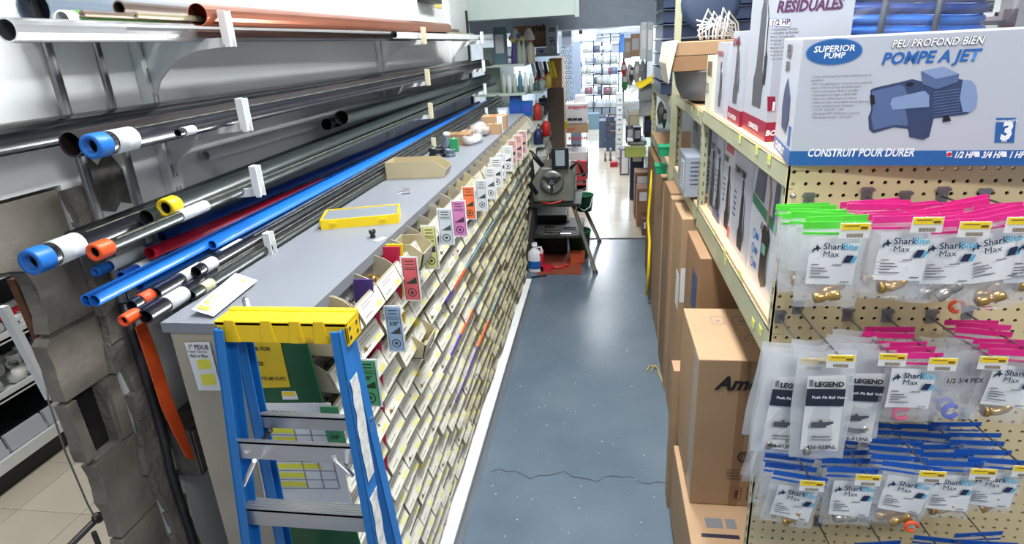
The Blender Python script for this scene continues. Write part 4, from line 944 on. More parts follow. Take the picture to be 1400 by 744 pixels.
# blue hose coils in plastic behind the pump box
t = thing('hose_coil', 'coil of thick blue hose wrapped in clear plastic behind the jet pump box', 'hose', (.9, 1.95, ZD))
def ring(c, rx, ry, n=36): return [c+Vector((rx*math.cos(2*math.pi*i/n), ry*math.sin(2*math.pi*i/n), .008*math.sin(4*math.pi*i/n))) for i in range(n+1)]
for k in range(6):
    b = MB(); b.tube(ring(Vector((.80, 1.98, ZD+.185+.028*k)), .235-.006*(k % 2), .15), .0135, 10, caps=False); b.build('hose_turn', bluep if k < 4 else dblue, t)
for x_ in (.84, .71):
    b = MB(); b.tube([(x_, 1.83, ZD+.17), (x_+.006, 1.808, ZD+.19), (x_+.012, 1.808, ZD+.32), (x_+.014, 1.83, ZD+.345)], .008, 6); b.build('tie_band', mat('dark_tie_band', (60,70,84), .5), t)
random.seed(12)
b = MB(); nx, nz = 14, 6; c = Vector((.82, 1.98, ZD+.17))
for j in range(nz+1):
    for i in range(nx+1):
        q = math.pi*(1.05+.9*i/nx); rr = .27+U(-.012, .012); b.v.append((c.x+rr*math.cos(q)*1.08, c.y+(rr-.07)*math.sin(q), c.z+.2*j/nz+U(-.004,.004)))
for j in range(nz):
    for i in range(nx): b.f.append([j*(nx+1)+i, j*(nx+1)+i+1, (j+1)*(nx+1)+i+1, (j+1)*(nx+1)+i]); b.mi.append(0); b.sm.append(False)
b.build('plastic_wrap', mat('thin_clear_wrap', (232,236,240), .12, var=0, alpha=.08, spec=.8), t)
for k in range(3):
    b = MB(); b.box((.58+.15*k, 1.84, ZD), (.70+.15*k, 2.10, ZD+.168)); b.build('filler_carton', cardb2, t) if k < 0 else None
t = carton('carton', 'plain carton under the blue hose coil behind the jet pump box', .64, 1.82, ZD, 1.08, 2.14, ZD+.168, cardb2, 'carton')
t = thing('air_vent', 'white framed louvre vent standing behind the rack at upper right', 'vent', P(1338, 24, y=2.2))
v0, v1, v2 = P(1312, 25, y=2.2), P(1364, 26, y=2.2), P(1364, -60, y=2.2)
b = MB(); x0_, x1_, z0_, z1_ = v0.x, v1.x, v0.z, v2.z
for q in (((x0_, 2.2, z0_), (x1_, 2.24, z0_+.012)), ((x0_, 2.2, z1_-.012), (x1_, 2.24, z1_)), ((x0_, 2.2, z0_), (x0_+.008, 2.24, z1_)), ((x1_-.012, 2.2, z0_), (x1_, 2.24, z1_))): b.box(*q)
b.build('frame', white, t); b = MB(); b.box((x0_, 2.235, z0_), (x1_, 2.24, z1_)); b.build('back', mat('vent_shade', (70,74,80), .7), t)
for k in range(18):
    z = z0_+.016+k*(z1_-z0_-.03)/18; b = MB(); b.obox(((x0_+x1_)/2, 2.215, z), ((x1_-x0_)/2-.01, 0, 0), (0, .005, .002), (0,0,.0006)); b.build('slat', mat('vent_slat', (120,124,130), .5), t)
t = carton('vent_shelf', 'dark shelf bar under the white framed vent', x0_-.02, 2.19, z0_-.03, x1_+.02, 2.45, z0_-.012, mat('dark_grey_bar', (66,68,78), .5), 'shelf')
t = carton('carton', 'grey and plum box at the upper right beyond the vent', P(1366, 45, y=2.3).x, 2.3, ZD, P(1386, 45, y=2.3).x, 2.4, P(1380, 12, y=2.3).z, mat('plum_box', (128,118,128), .5))
b = MB(); q0, q1 = P(1367, 44, y=2.2995), P(1386, 31, y=2.2995); b.box((q0.x, 2.2975, q0.z), (q1.x, 2.2995, q1.z)); b.build('plum_panel', mat('plum_print', (112,78,98), .5), t)
t = carton('carton', 'low white and grey carton below the vent behind the jet pump box', P(1308, 46, y=2.1).x, 2.1, ZD, P(1362, 46, y=2.1).x, 2.18, P(1330, 36, y=2.1).z, mat('pale_grey_box', (206,206,206), .5))
b = MB(); q0, q1 = P(1318, 46, y=2.0995), P(1340, 40, y=2.0995); b.box((q0.x, 2.098, q0.z), (q1.x, 2.0995, q1.z)); b.build('grey_panel', greyt, t)
b = MB(); b.box((1.0, 2.05, ZD-.06), (2.2, 2.6, ZD)); tag(b.build('side_shelf', rackm, o=(1.6, 2.3, ZD-.06)), 'pale shelf beyond the rack at upper right', 'shelf')
b = MB(); b.box((1.6, 2.1, 0), (1.64, 2.5, ZD-.061)); tag(b.build('shelf_post', rackm, o=(1.62, 2.3, 0)), 'post carrying the pale shelf beyond the pegboard', 'post')

# ---------------------------------------------------------------- pump boxes on the lower deck
ZL2 = 1.121
xb = .432
# (label, y0, y1, xoff, height, kind)
specs = [('white box with a green stripe and black pump picture, nearest on the lower deck', 1.42, 1.69, -.022, .325, 'green'),
         ('slate grey sump pump box second on the lower deck', 1.705, 1.94, -.020, .32, 'slate'),
         ('grey pump box with red heading, third on the lower deck', 1.955, 2.13, -.018, .315, 'slate2'),
         ('dark pump box with blue foot, fourth on the lower deck', 2.14, 2.27, -.02, .315, 'blue'),
         ('dark narrow pump box, last on the lower deck before the upright', 2.28, 2.40, -.018, .325, 'dark')]
for lab, y0, y1, xo, h, kd in specs:
    mm = {'green': boxwhite, 'slate': mat('slate_box', (172,176,190), .35, var=.05), 'slate2': mat('pale_slate_box', (190,192,200), .35, var=.05), 'blue': mat('mid_slate_box', (164,170,184), .35), 'dark': mat('dark_slate_box', (120,128,148), .35)}[kd]
    x = xb+xo; t = carton('pump_box', lab, x, y0, ZL2, x+.34, y1, ZL2+h, mm); xs_ = x-.0005; yc = (y0+y1)/2
    if kd == 'green':
        b = MB(); b.prism([(xs_, y1-.01, ZL2+.20), (xs_, y0+.012, ZL2+.175), (xs_, y0+.012, ZL2+.205), (xs_, y1-.01, ZL2+.225)], (-.0003,0,0)); b.build('green_stripe', mat('box_green', (40,112,84), .4), t)
        b = MB(); b.prism([(xs_, y1-.02, ZL2+.228), (xs_, yc+.01, ZL2+.222), (xs_, yc+.0, ZL2+.318), (xs_, y1-.05, ZL2+.318)], (-.0003,0,0)); b.prism([(xs_, y0+.06, ZL2+.205), (xs_, y0+.018, ZL2+.20), (xs_, y0+.018, ZL2+.318), (xs_, y0+.05, ZL2+.318)], (-.0003,0,0)); b.build('printed_photo', mat('photo_dark', (84,88,104), .5, var=.3, scale=50), t)
        b = MB(); b.prism([(xs_, yc+y, ZL2+z) for y, z in ((-.0,.03),(-.035,.012),(-.075,.03),(-.08,.15),(-.06,.175),(-.01,.175),(.0,.15))], (-.0003,0,0)); b.build('printed_pump', blackpl, t)
        b = MB(); b.box((xs_-.0008, yc-.045, ZL2+.10), (xs_-.0003, yc-.01, ZL2+.125)); b.build('printed_badge', mat('badge_green', (96,150,130), .5), t)
        for z in (.045, .085, .125):
            b = MB(); b.lathe([(.010,0),(.014,0)], (xs_-.0004, yc+.075, ZL2+z), (-1,0,0), 14); b.build('printed_ring', bluet, t)
            b = MB(); b.box((xs_-.0004, yc+.03, ZL2+z-.008), (xs_, yc+.058, ZL2+z+.008)); b.build('printed_square', bluet, t)
        text(t, 'Ry', (xs_, yc+.02, ZL2+.155), .03, ink, 'x-', shear=.4)
        b = MB(); b.tube([(xs_-.001, yc-.03, ZL2+.30), (xs_-.001, yc-.05, ZL2+.26), (xs_-.001, yc-.045, ZL2+.20), (xs_-.001, yc-.055, ZL2+.17)], .003, 6); b.build('printed_tail', mat('pink_grey_print', (170,130,124), .5), t)
    else:
        sidepump(t, xs_, yc-.015, ZL2+.02, .22, ink if kd != 'dark' else blackpl, greyt)
        text(t, 'SUMP PUMP' if kd == 'slate' else 'PUMP', (xs_, y1-.012, ZL2+.235), .030, ink if kd == 'slate' else greyt, 'x-', bold=.03, wx=.9)
        if kd == 'slate2':
            b = MB(); b.box((xs_-.0004, y0+.03, ZL2+.27), (xs_, y1-.03, ZL2+.30)); b.build('red_heading', mat('dull_red_print', (170,80,88), .5), t)
            b = MB(); b.box((xs_-.0006, y0+.01, ZL2+.002), (xs_-.0002, y0+.04, ZL2+.04)); b.build('red_corner', bxred2, t)
        if kd == 'blue':
            b = MB(); b.box((xs_-.0006, y0, ZL2+.001), (xs_-.0001, y1, ZL2+.04)); b.build('blue_foot', mat('navy_foot', (40,56,110), .4), t)
        for k in range(5):
            b = MB(); b.box((xs_-.0004, y1-.05, ZL2+.10+k*.018), (xs_, y1-.015, ZL2+.106+k*.018)); b.build('printed_line', greyt, t)
# far bay, middle shelf: grey fixture carton and dark boxes
t = carton('outlet_box', 'pale grey carton with printed lines and a barcode poking out of the far bay', .345, 2.56, 1.118, .60, 2.80, 1.285, mat('pale_blue_grey_card', (160,168,182), .4))
for k in range(6): text(t, 'modelo reversible puerta', (.345+.02, 2.559, 1.26-k*.018), .012, ink, lift=.0005)
b = MB(); b.box((.3443, 2.60, 1.14), (.3449, 2.70, 1.26)); b.build('barcode_panel', wht, t)
b = MB()
for k in range(9): b.box((.3438, 2.615, 1.15+k*.012), (.3443, 2.685, 1.154+k*.012))
b.build('barcode', ink, t)
t = carton('utility_box', 'dark grey utility pump box in the far bay above the pale carton', .42, 2.60, 1.287, .60, 2.95, 1.42, mat('charcoal_box', (110,116,128), .4)); text(t, 'UTILI', (.4195, 2.90, 1.36), .05, ink, 'x-', bold=.03)
t = carton('carton', 'stacked plastic wrapped goods at the back of the far bay', .46, 3.0, 1.108, .80, 3.28, 1.40, mat('grey_wrap', (130,136,142), .3, var=.3, scale=15), 'carton')
t = carton('carton', 'thin kraft boxes lying flat on the far bay shelf', .40, 2.50, 1.1075, .62, 2.555, 1.135, cardb, 'carton')
# ---------------------------------------------------------------- big cartons under the rack
t = carton('water_heater_carton', 'big brown carton with script lettering standing under the lower deck', .282, 1.60, .350, .76, 1.965, .872, cardb, 'carton', .003)
for yy in (1.60,): 
    b = MB(); b.box((.40, 1.5985, .352), (.428, 1.5995, .870)); b.build('front_seam', cardb2, t)
text(t, 'American', P(978, 532, y=1.598), .062, ink, shear=.35, bold=.035, lift=.001)
p = P(1017, 625, y=1.598); b = MB(); b.lathe([(.0155,0),(.020,0)], p+Vector((0,-.0012,0)), (0,1,0), 20)
for k in range(6):
    q = k*math.pi/3; b.prism([p+Vector((math.cos(q+a)*r_, -.0012, math.sin(q+a)*r_)) for a, r_ in ((0,.004),(.5,.013),(.9,.013),(.5,.004))], (0,-.0003,0))
b.build('printed_fan', ink, t)
for k in range(4): text(t, ['CAUTION  HANDLE WITH CARE', 'Heater must be upright', 'Chauffe-eau', 'Calentador de agua'][k], P(993, 643+k*4, y=1.598), .0075, ink)
for u0 in (1000, 1020):
    b = MB(); q0, q1 = P(u0, 684, y=1.597), P(u0+14, 668, y=1.597); w_ = .002
    b.box((q0.x, 1.5985, q0.z), (q1.x, 1.5992, q0.z+.0015)); b.box((q0.x, 1.5985, q1.z-.0015), (q1.x, 1.5992, q1.z)); b.box((q0.x, 1.5985, q0.z), (q0.x+.0015, 1.5992, q1.z)); b.box((q1.x-.0015, 1.5985, q0.z), (q1.x, 1.5992, q1.z))
    b.prism([(q0.x+.006, 1.599, q0.z+.008), (q0.x+.016, 1.599, q0.z+.006), (q0.x+.02, 1.599, q1.z-.008), (q0.x+.008, 1.599, q1.z-.010)], (0,-.0006,0)); b.build('handling_mark', mat('dark_red_ink', (90,40,34), .6, var=0), t)
zt_ = .872
for (x0_, y0_, x1_, y1_) in ((.36, 1.84, .40, 1.90), (.43, 1.84, .50, 1.90)):
    b = MB(); b.box((x0_, y0_, zt_), (x1_, y0_+.002, zt_+.0006)); b.box((x0_, y1_-.002, zt_), (x1_, y1_, zt_+.0006)); b.box((x0_, y0_, zt_), (x0_+.002, y1_, zt_+.0006)); b.box((x1_-.002, y0_, zt_), (x1_, y1_, zt_+.0006)); b.box((x0_+.015, y0_+.02, zt_), (x1_-.015, y0_+.03, zt_+.0006)); b.build('top_mark', greyink, t)
b = MB(); b.lathe([(.018,0),(.024,0)], (.46, 1.74, zt_+.0008), (0,0,1), 18); b.box((.50, 1.745, zt_), (.57, 1.75, zt_+.0006)); b.box((.50, 1.73, zt_), (.56, 1.735, zt_+.0006)); b.build('top_emblem', greyink, t)
b = MB(); b.box((.2812, 1.605, .36), (.2818, 1.68, .86)); b.build('plastic_tape', clear, t)
t = carton('carton', 'shallow brown carton with a dark label under the big lettered carton', .265, 1.36, .03, .80, 1.90, .349, cardb, 'carton', .003)
b = MB(); b.box((.30, 1.46, .349), (.41, 1.475, .3497)); b.build('dark_label_band', mat('navy_ink', (40,34,56), .5), t)
for q0, q1 in (((.32, 1.50, .349), (.37, 1.54, .3497)), ((.38, 1.50, .349), (.41, 1.54, .3497)), ((.31, 1.385, .349), (.345, 1.42, .3497))):
    b = MB(); b.box(q0, q1); b.build('handling_mark', greyink, t)
t = carton('carton', 'narrow carton slipped behind the big lettered carton on the floor', .262, 1.97, 0, .5, 2.05, .62, cardb, 'carton')
t = carton('carton', 'tall carton under the lower deck beside the wide upright', .345, 2.06, 0, .70, 2.40, 1.02, cardb2, 'carton', .003)
b = MB(); b.box((.3442, 2.10, .78), (.3448, 2.22, .93)); b.build('picture_label', mat('blue_grey_picture', (70,80,110), .5, var=.4, scale=40), t)
t = carton('tall_carton', 'tall brown carton with a white shipping label left of the wide upright', .335, 2.50, 0, .60, 2.78, 1.04, cardb, 'carton', .003)
b = MB(); b.box((.34, 2.4985, .66), (.384, 2.4995, .82)); b.box((.3342, 2.505, .62), (.3348, 2.60, .78)); b.build('shipping_label', paper, t)
t = carton('tall_carton', 'tall flat brown carton, second beyond the wide upright', .330, 2.84, 0, .60, 2.92, 1.04, cardb, 'carton', .003)
t = carton('tall_carton', 'tall narrow carton with printed side, third beyond the wide upright', .335, 2.96, 0, .60, 3.25, 1.04, cardb2, 'carton', .003)
for k in range(5):
    b = MB(); b.box((.3342, 3.02+k*.03, .45), (.3349, 3.026+k*.03, .70)); b.build('printed_line', greyink, t)
t = carton('tall_carton', 'long flat carton in the bay past the far upright', .345, 3.42, 0, .60, 3.95, 1.0, cardb, 'carton', .003)
for k in range(4):
    b = MB(); b.box((.3442, 3.60+k*.04, .50), (.3449, 3.608+k*.04, .80)); b.build('printed_line', greyink, t)
t = carton('tall_carton', 'dull brown carton deepest in the bay past the far upright', .355, 4.02, 0, .60, 4.75, .98, cardb2, 'carton', .003)
# white label against the post (from photo near the upright)
t = thing('barcode_sheet', 'white barcode sheet stuck in the gap beside the wide upright', 'label', P(975, 360, y=2.38)); b = MB()
q0, q1 = P(964, 388, y=2.39), P(996, 344, y=2.39); b.box((q0.x, 2.39, q0.z), (q1.x, 2.392, q1.z)); b.build('sheet', paper, t)
b = MB()
for k in range(8): b.box((q0.x+.01, 2.3885, q0.z+.01+k*.012), (q1.x-.02, 2.3895, q0.z+.015+k*.012))
b.build('barcode', greyink, t)
# stuff sitting in far bay: green bins etc
for lab, u, v, y_, mm, w_, h in [('small green plastic bin at the far rack bay', 910, 206, 3.4, mat('green_bin', (24,150,104), .4), .075, .045), ('tilted green tub below the other green bin', 903, 231, 3.45, mat('green_bin', (24,150,104), .4), .06, .04),
                           ('olive green printed box at the rack end', 868, 208, 4.9, mat('olive_box', (150,156,78), .5), .16, .07)]:
    p = P(u, v, y=y_); t = thing('small_tub', lab, 'tub', p-Vector((0,0,h/2))); b = MB(); b.box(p-Vector((w_/2, .05, h/2)), p+Vector((w_/2, .05, h/2))); b.build('tub_body', mm, t, bevel=.004); b = MB(); b.box(p+Vector((-w_/2-.003, -.053, h/2)), p+Vector((w_/2+.003, .053, h/2+.006))); b.build('rim', mm, t)
# yellow cable down the far upright and across the floor
t = thing('yellow_cable', 'yellow extension cable draped down the far rack upright to the floor', 'cable', (.33, 4.9, 0)); b = MB()
pts = [P(892, 232, x=.36), P(889, 262, x=.345), P(886, 300, x=.34), P(888, 330, x=.34), P(887, 365, x=.335), P(884, 405, x=.33)]
b.tube(pts, .011, 8); b.build('cable', mat('yellow_cable', (238,206,30), .4), t)
b = MB(); q = P(884, 405, x=.33); b.cyl(q, q+Vector((-.002,-.01,-.04)), .009, 8); q = P(888, 400, x=.335); b.cyl(q, q+Vector((-.002,-.01,-.05)), .009, 8); b.build('plug', blackpl, t)
t = thing('cable_coil', 'frayed pale yellow cord lying on the floor by the tall cartons', 'cable', P(893, 505, z=0)); b = MB(); random.seed(6); q = P(893, 505, z=.006)
b.tube([q+Vector((-.035,-.02,0)), q+Vector((-.02,.03,.004)), q+Vector((.01,.03,.008)), q+Vector((.025,0,.004)), q+Vector((.03,-.06,.0)), q+Vector((.04,-.14,0)), q+Vector((.05,-.22,0))], .005, 6)
b.tube([q+Vector((-.01,-.03,0)), q+Vector((.0,.01,.01)), q+Vector((.03,.015,.004))], .004, 6); b.build('cord', mat('dirty_yellow_cord', (170,152,96), .7, var=.2), t)

# ---------------------------------------------------------------- pegboard hooks and bags
rodm = mat('hook_steel', (150,150,154), .3, metal=.8); tagw = mat('tag_plastic', (230,230,226), .25, var=0)
def hook(label, tip, length=.235, rise=.018, tagon=True):
    base = Vector((tip.x, YP, tip.z-rise)); t = thing('peg_hook', label, 'hook', base, 'peg hooks')
    b = MB(); b.box((base.x-.010, YP-.004, base.z-.012), (base.x+.010, YP-.0005, base.z+.020)); b.box((base.x-.013, YP-.007, base.z+.012), (base.x+.013, YP-.004, base.z+.018)); b.build('backplate', rodm, t)
    b = MB(); b.tube([base+Vector((0,-.004,.0)), base+Vector((0,-length*.5,rise*.35)), tip, tip+Vector((0,-.008,.006))], .0021, 7); b.build('rod', rodm, t)
    if tagon:
        c = tip+Vector((0,-.012,-.006)); b = MB(); card(b, c, .048, .027, t=.001, rot=0); pt_ = b.build('price_tag', tagw, t); pt_parent = pt_
        b = MB(); b.box((c.x-.0225, c.y-.0014, c.z+.001), (c.x+.022, c.y-.0006, c.z+.0125)); b.build('yellow_panel', yellowpr, pt_)
        b = MB()
        for k in range(12): b.box((c.x-.012+k*.0022, c.y-.0014, c.z-.0115), (c.x-.0112+k*.0022, c.y-.0007, c.z-.005))
        b.box((c.x-.018, c.y-.0019, c.z+.008), (c.x+.006, c.y-.0015, c.z+.0095)); b.box((c.x+.008, c.y-.0019, c.z+.003), (c.x+.019, c.y-.0015, c.z+.0075)); b.build('tag_print', mat('tag_ink', (120,90,40), .5, var=0), pt_)
    return t
def bagparts(seed, w_, h, strip_m, film, cardw, cardh, cardz, fitting=None, cardm=paper):
    """list of (name, mesh, material, children) in local coordinates: origin at the hang hole, hanging down"""
    random.seed(seed); out = []; nx, nz = 8, 12; ph = [U(0, 6) for _ in range(6)]
    b = MB()
    for sgn in (-1, 1):
        o = len(b.v)
        for j in range(nz+1):
            for i in range(nx+1):
                fx = i/nx; fz = j/nz; e = math.sin(math.pi*fx)**.6 if 0 < i < nx else 0; bz = min(1, fz*2.2)*(1 if fz < .93 else (1-fz)/.07)
                dy = sgn*(.0015+.011*e*bz*(.6+.5*fz))+.0022*math.sin(9*fx+ph[0]+fz*5)*math.sin(7*fz+ph[1])
                b.v.append(((fx-.5)*w_*(1+.04*math.sin(6*fz+ph[2])), dy, .012-fz*h+.002*math.sin(7*fx+ph[3])))
        for j in range(nz):
            for i in range(nx):
                q = [o+j*(nx+1)+i, o+j*(nx+1)+i+1, o+(j+1)*(nx+1)+i+1, o+(j+1)*(nx+1)+i]; b.f.append(q if sgn < 0 else q[::-1]); b.mi.append(0); b.sm.append(True)
    out.append(('pouch', b.mesh('pouch', film)))
    if strip_m:
        b = MB(); b.obox((0, -.003, .008), (w_*.5, 0, .0015), (0, .0006, 0), (0, 0, .006)); b.obox((0, -.0036, -.008), (w_*.5, 0, 0), (0, .0006, 0), (0, 0, .0022)); out.append(('zip_strip', b.mesh('zip_strip', strip_m)))
    n = 6; b = MB()
    for j in range(n+1):
        for i in range(5):
            fx = i/4; b.v.append(((fx-.5)*cardw, -.0115-.002*math.sin(math.pi*fx+j*.5+ph[4]), cardz+cardh/2-cardh*j/n))
    for j in range(n):
        for i in range(4): b.f.append([j*5+i, j*5+i+1, (j+1)*5+i+1, (j+1)*5+i]); b.mi.append(0); b.sm.append(True)
    out.append(('paper_insert', b.mesh('paper_insert', cardm)))
    if fitting: out.append(('fitting', fitting()))
    return out
def elbow_(m_, s=1, ring=None):
    def f():
        b = MB(); b.tube([(-.016*s,-.004,0), (0,-.004,0), (.012*s,-.004,.006*s), (.016*s,-.004,.016*s)], [.0085*s,.0075*s,.0075*s,.0088*s], 10); b.lathe([(.0088*s,-.004),(.0104*s,-.004),(.0104*s,.004),(.0088*s,.004)], (-.016*s,-.004,0), (1,0,0), 10); return b.mesh('fitting', m_)
    return f
def coupling_(m_, s=1):
    def f():
        b = MB(); b.lathe([(.006,-.022*s),(.0095,-.022*s),(.0105,-.018*s),(.0105,-.005*s),(.0085,-.003*s),(.0085,.003*s),(.0105,.005*s),(.0105,.018*s),(.0095,.022*s),(.006,.022*s)], (0,-.004,0), (1,0,.12), 14); return b.mesh('fitting', m_)
    return f
def cring_(m_):
    def f():
        b = MB(); b.tube([(.013*math.cos(q), -.004, .013*math.sin(q)) for q in [i*5.2/12+.6 for i in range(13)]], .0045, 8); return b.mesh('fitting', m_)
    return f
zg = mat('green_zip', (92,222,66), .35, var=.04); zp = mat('pink_zip', (236,44,142), .35, var=.04); zb = mat('blue_zip', (24,92,190), .35, var=.04)
zm = mat('navy_insert', (36,40,58), .5); cyan = mat('light_blue_mark', (90,180,214), .5, var=0); navyk = mat('navy_mark', (30,40,76), .5, var=0); silver = mat('satin_nickel', (176,170,160), .3, metal=.8)
# group name, tip px, tip y, kind, count, front bag x shift, tilt
def shark_print(t, cw, ch, cz, mx=True, col=None):
    o = Vector(t.location); f = .0150; L = o+Vector((-cw/2, -f, cz+ch/2))
    text(t, 'Shark', L+Vector((cw*.26, 0, -ch*.22)), ch*.19, navyk, bold=.015, lift=.001, wx=.95); text(t, 'Bite', L+Vector((cw*.66, 0, -ch*.22)), ch*.19, cyan, bold=.02, lift=.001, wx=.95)
    if mx: text(t, 'Max', L+Vector((cw*.27, 0, -ch*.38)), ch*.18, navyk, bold=0, lift=.001)
    b = MB(); k = L+Vector((cw*.04, -.001, -ch*.26)); s = cw*.19      # fish emblem
    b.prism([k+Vector((x*s, 0, z*s)) for x, z in ((0,.2),(.35,.45),(.45,.9),(.65,.55),(1,.35),(.7,.25),(.62,-.1),(.45,.2),(.2,.1),(.05,-.35))], (0,-.0003,0)); b.build('fish_emblem', navyk, t)
    b = MB(); k = L+Vector((cw*.70, -.001, -ch*.50)); b.prism([k, k+Vector((cw*.15,0,0)), k+Vector((cw*.22,0,ch*.16)), k+Vector((cw*.07,0,ch*.16))], (0,-.0003,0)); b.build('slanted_mark', navyk, t)
    b = MB(); k += Vector((cw*.17,0,0)); b.prism([k, k+Vector((cw*.07,0,0)), k+Vector((cw*.12,0,ch*.14)), k+Vector((cw*.06,0,ch*.14))], (0,-.0003,0)); b.build('light_mark', cyan, t)
    b = MB()
    for i, (xx, zz, ww) in enumerate(((.06,.56,.16),(.06,.64,.3),(.06,.70,.36),(.06,.76,.22),(.06,.83,.42),(.5,.56,.2),(.72,.93,.18))): b.box((L.x+cw*xx, L.y-.0013, L.z-ch*zz), (L.x+cw*(xx+ww), L.y-.001, L.z-ch*zz+ch*.022))
    b.build('small_print', greyink, t)
BAGS = []
def bagset(nm, tipu, tipv, tipy, n, strip_m, kind, labf, tilt=0, dx=0, step=.03, w_=.105, h=.150, grp='bags'):
    tip = P(tipu, tipv, y=tipy); hk = hook(f'steel peg hook with price tag holding the {nm}', tip, YP-tipy)
    if kind == 'legend': cw, ch, cz, cm = .068, .170, -.120, paper; film = cloudy
    else: cw, ch, cz, cm = .078, .088, -.058, paper; film = clear
    ft = {'brass': elbow_(brass, 1.1), 'coupling': coupling_(brass), 'steelcoupling': coupling_(silver), 'clip': cring_(mat('blue_clip', (30,70,200), .4)), 'pinkclip': cring_(mat('pink_clip', (226,30,110), .4)), 'legend': elbow_(silver, 1.1)}
    fk = kind if kind in ft else 'brass'
    parts = bagparts(hash(nm) % 1000 if 0 else sum(map(ord, nm)), w_, h, strip_m, film, cw, ch, cz, ft[fk], cm)
    for i in range(n):
        yy = tipy+.016+i*step
        if yy > YP-.02: break
        f = (YP-yy)/(YP-tipy); zz = tip.z-.018+.018*f*.8-.006; random.seed(i*13+len(nm))
        loc = Vector((tip.x+dx+(U(-.012,.012) if i else 0), yy, zz+(U(-.004,.004) if i else 0)))
        t = thing('fitting_bag', labf[i] if i < len(labf) else f'{ORD[i]} bag back among the {nm}, {grp[8:] if grp.startswith("bags on") else "lower peg row"}', 'bag', loc, grp)
        for pn, me in parts:
            if kind == 'clip' and pn == 'paper_insert': continue
            ob = bpy.data.objects.new(pn, me); COL.objects.link(ob); ob.parent = t
            if pn == 'fitting': ob.location = (U(-.012, .012), 0, -h+.036); ob.rotation_euler = (0, U(-.6, .6), 0)
        if i == 0:
            if kind == 'legend':
                o = loc; f_ = .0150; b = MB(); b.box((o.x-cw/2, o.y-f_-.0005, o.z+cz+ch*.12), (o.x+cw/2, o.y-f_, o.z+cz+ch*.34)); b.build('navy_panel', zm, t)
                text(t, 'LEGEND', o+Vector((-cw*.32, -f_, cz+ch*.375)), .0145, ink, bold=.05, wx=.95)
                b = MB(); b.box((o.x-cw*.44, o.y-f_-.001, o.z+cz+ch*.375), (o.x-cw*.36, o.y-f_, o.z+cz+ch*.46))
                b.box((o.x-cw*.25, o.y-f_-.001, o.z+cz-ch*.30), (o.x+cw*.25, o.y-f_, o.z+cz-ch*.285)); b.box((o.x-cw*.25, o.y-f_-.001, o.z+cz-ch*.34), (o.x+cw*.3, o.y-f_, o.z+cz-ch*.33)); b.build('small_print', greyink, t)
                b = MB(); q = o+Vector((0,-f_-.001,cz-ch*.12)); b.prism([q+Vector((x*cw, 0, z*cw)) for x, z in ((-.3,-.12),(.1,-.12),(.1,-.05),(.28,.02),(.28,.10),(0,.06),(-.02,.14),(-.08,.14),(-.1,.06),(-.3,.06))], (0,-.0004,0)); b.build('printed_valve', greyt, t)
                for k in (-1,):
                    text(t, '456-013NL', o+Vector((-cw*.36, -f_, cz-ch*.46)), .012, ink, bold=.02)
                    text(t, 'Push Fit Ball Valve', o+Vector((-cw*.36, -f_, cz+ch*.22)), .0085, wht, lift=.0018)
            elif kind == 'clip': text(t, '1/2 3/4 PEX', loc+Vector((-.03, -.016, -.045)), .014, ink)
            else: shark_print(t, cw, ch, cz, kind not in ('plain',))
        t.rotation_euler = (U(-.05,.10), R(tilt)+(U(-.07,.07) if i else 0), U(-.12,.12))
r1 = 'bags on the top peg row'
bagset('green bags', 1166, 308, 1.065, 7, zg, 'coupling', ['green topped fitting bag at the front of the left hook, top peg row'], dx=-.022, grp=r1, h=.165)
bagset('second pink bags', 1264, 300, 1.065, 6, zp, 'brass', ['pink topped fitting bag in front on the second hook, top peg row'], dx=-.022, grp=r1, h=.155)
bagset('third pink bags', 1328, 306, 1.065, 6, zp, 'steelcoupling', ['pink topped fitting bag with a silver coupling on the third hook'], dx=-.022, tilt=-4, grp=r1, h=.155)
bagset('fourth pink bags', 1392, 300, 1.065, 5, zp, 'coupling', ['pink topped fitting bag tilted on the fourth hook, top peg row'], dx=-.030, tilt=-12, grp=r1, h=.175)
bagset('right edge pink bags', 1462, 303, 1.065, 5, zp, 'brass', ['pink topped fitting bag cut by the right frame edge, top row'], dx=-.03, grp=r1)
r2 = 'bags on the middle peg row'
bagset('outer valve bags', 1110, 490, 1.08, 3, None, 'legend', ['cloudy valve bag at the left end of the middle row, behind its twin'], dx=-.026, tilt=3, grp=r2, w_=.105, h=.235)
bagset('inner valve bags', 1147, 486, 1.05, 3, None, 'legend', ['front cloudy valve bag with navy panel, lowest of the middle row'], dx=-.014, tilt=-2, grp=r2, w_=.105, h=.245)
bagset('second valve bags', 1217, 484, 1.09, 4, None, 'legend', ['cloudy valve bag beneath the second middle-row tag'], dx=-.030, grp=r2, w_=.09, h=.215)
bagset('middle pink bags', 1285, 490, 1.08, 5, zp, 'pinkclip', ['pink topped bag holding a pink clip in the middle peg row'], dx=-.036, grp=r2, w_=.095, h=.155)
bagset('clip bags', 1353, 488, 1.09, 3, None, 'clip', ['unlabelled clear bag with a bright blue clip, middle row'], dx=-.038, grp=r2, w_=.10, h=.15)
bagset('right brass bags', 1418, 486, 1.08, 6, zp, 'brass', ['pink topped bag of brass fittings at the right edge, middle row'], dx=-.022, tilt=4, grp=r2, w_=.10, h=.155)
r3 = 'blue topped bags on the lower peg row'
bagset('first blue bags', 1108, 656, 1.08, 7, zb, 'brass', ['blue topped fitting bag at the front of the leftmost hook, lower row'], dx=-.016, tilt=6, grp=r3, h=.145, step=.034)
bagset('second blue bags', 1184, 648, 1.08, 6, zb, 'steelcoupling', ['blue topped bag with a silver coupling on the second lower hook'], dx=-.016, grp=r3, h=.150, step=.034)
bagset('third blue bags', 1271, 643, 1.06, 6, zb, 'coupling', ['blue topped bag with a brass fitting and orange clip, third lower hook'], dx=-.026, tilt=4, grp=r3, h=.165, step=.03)
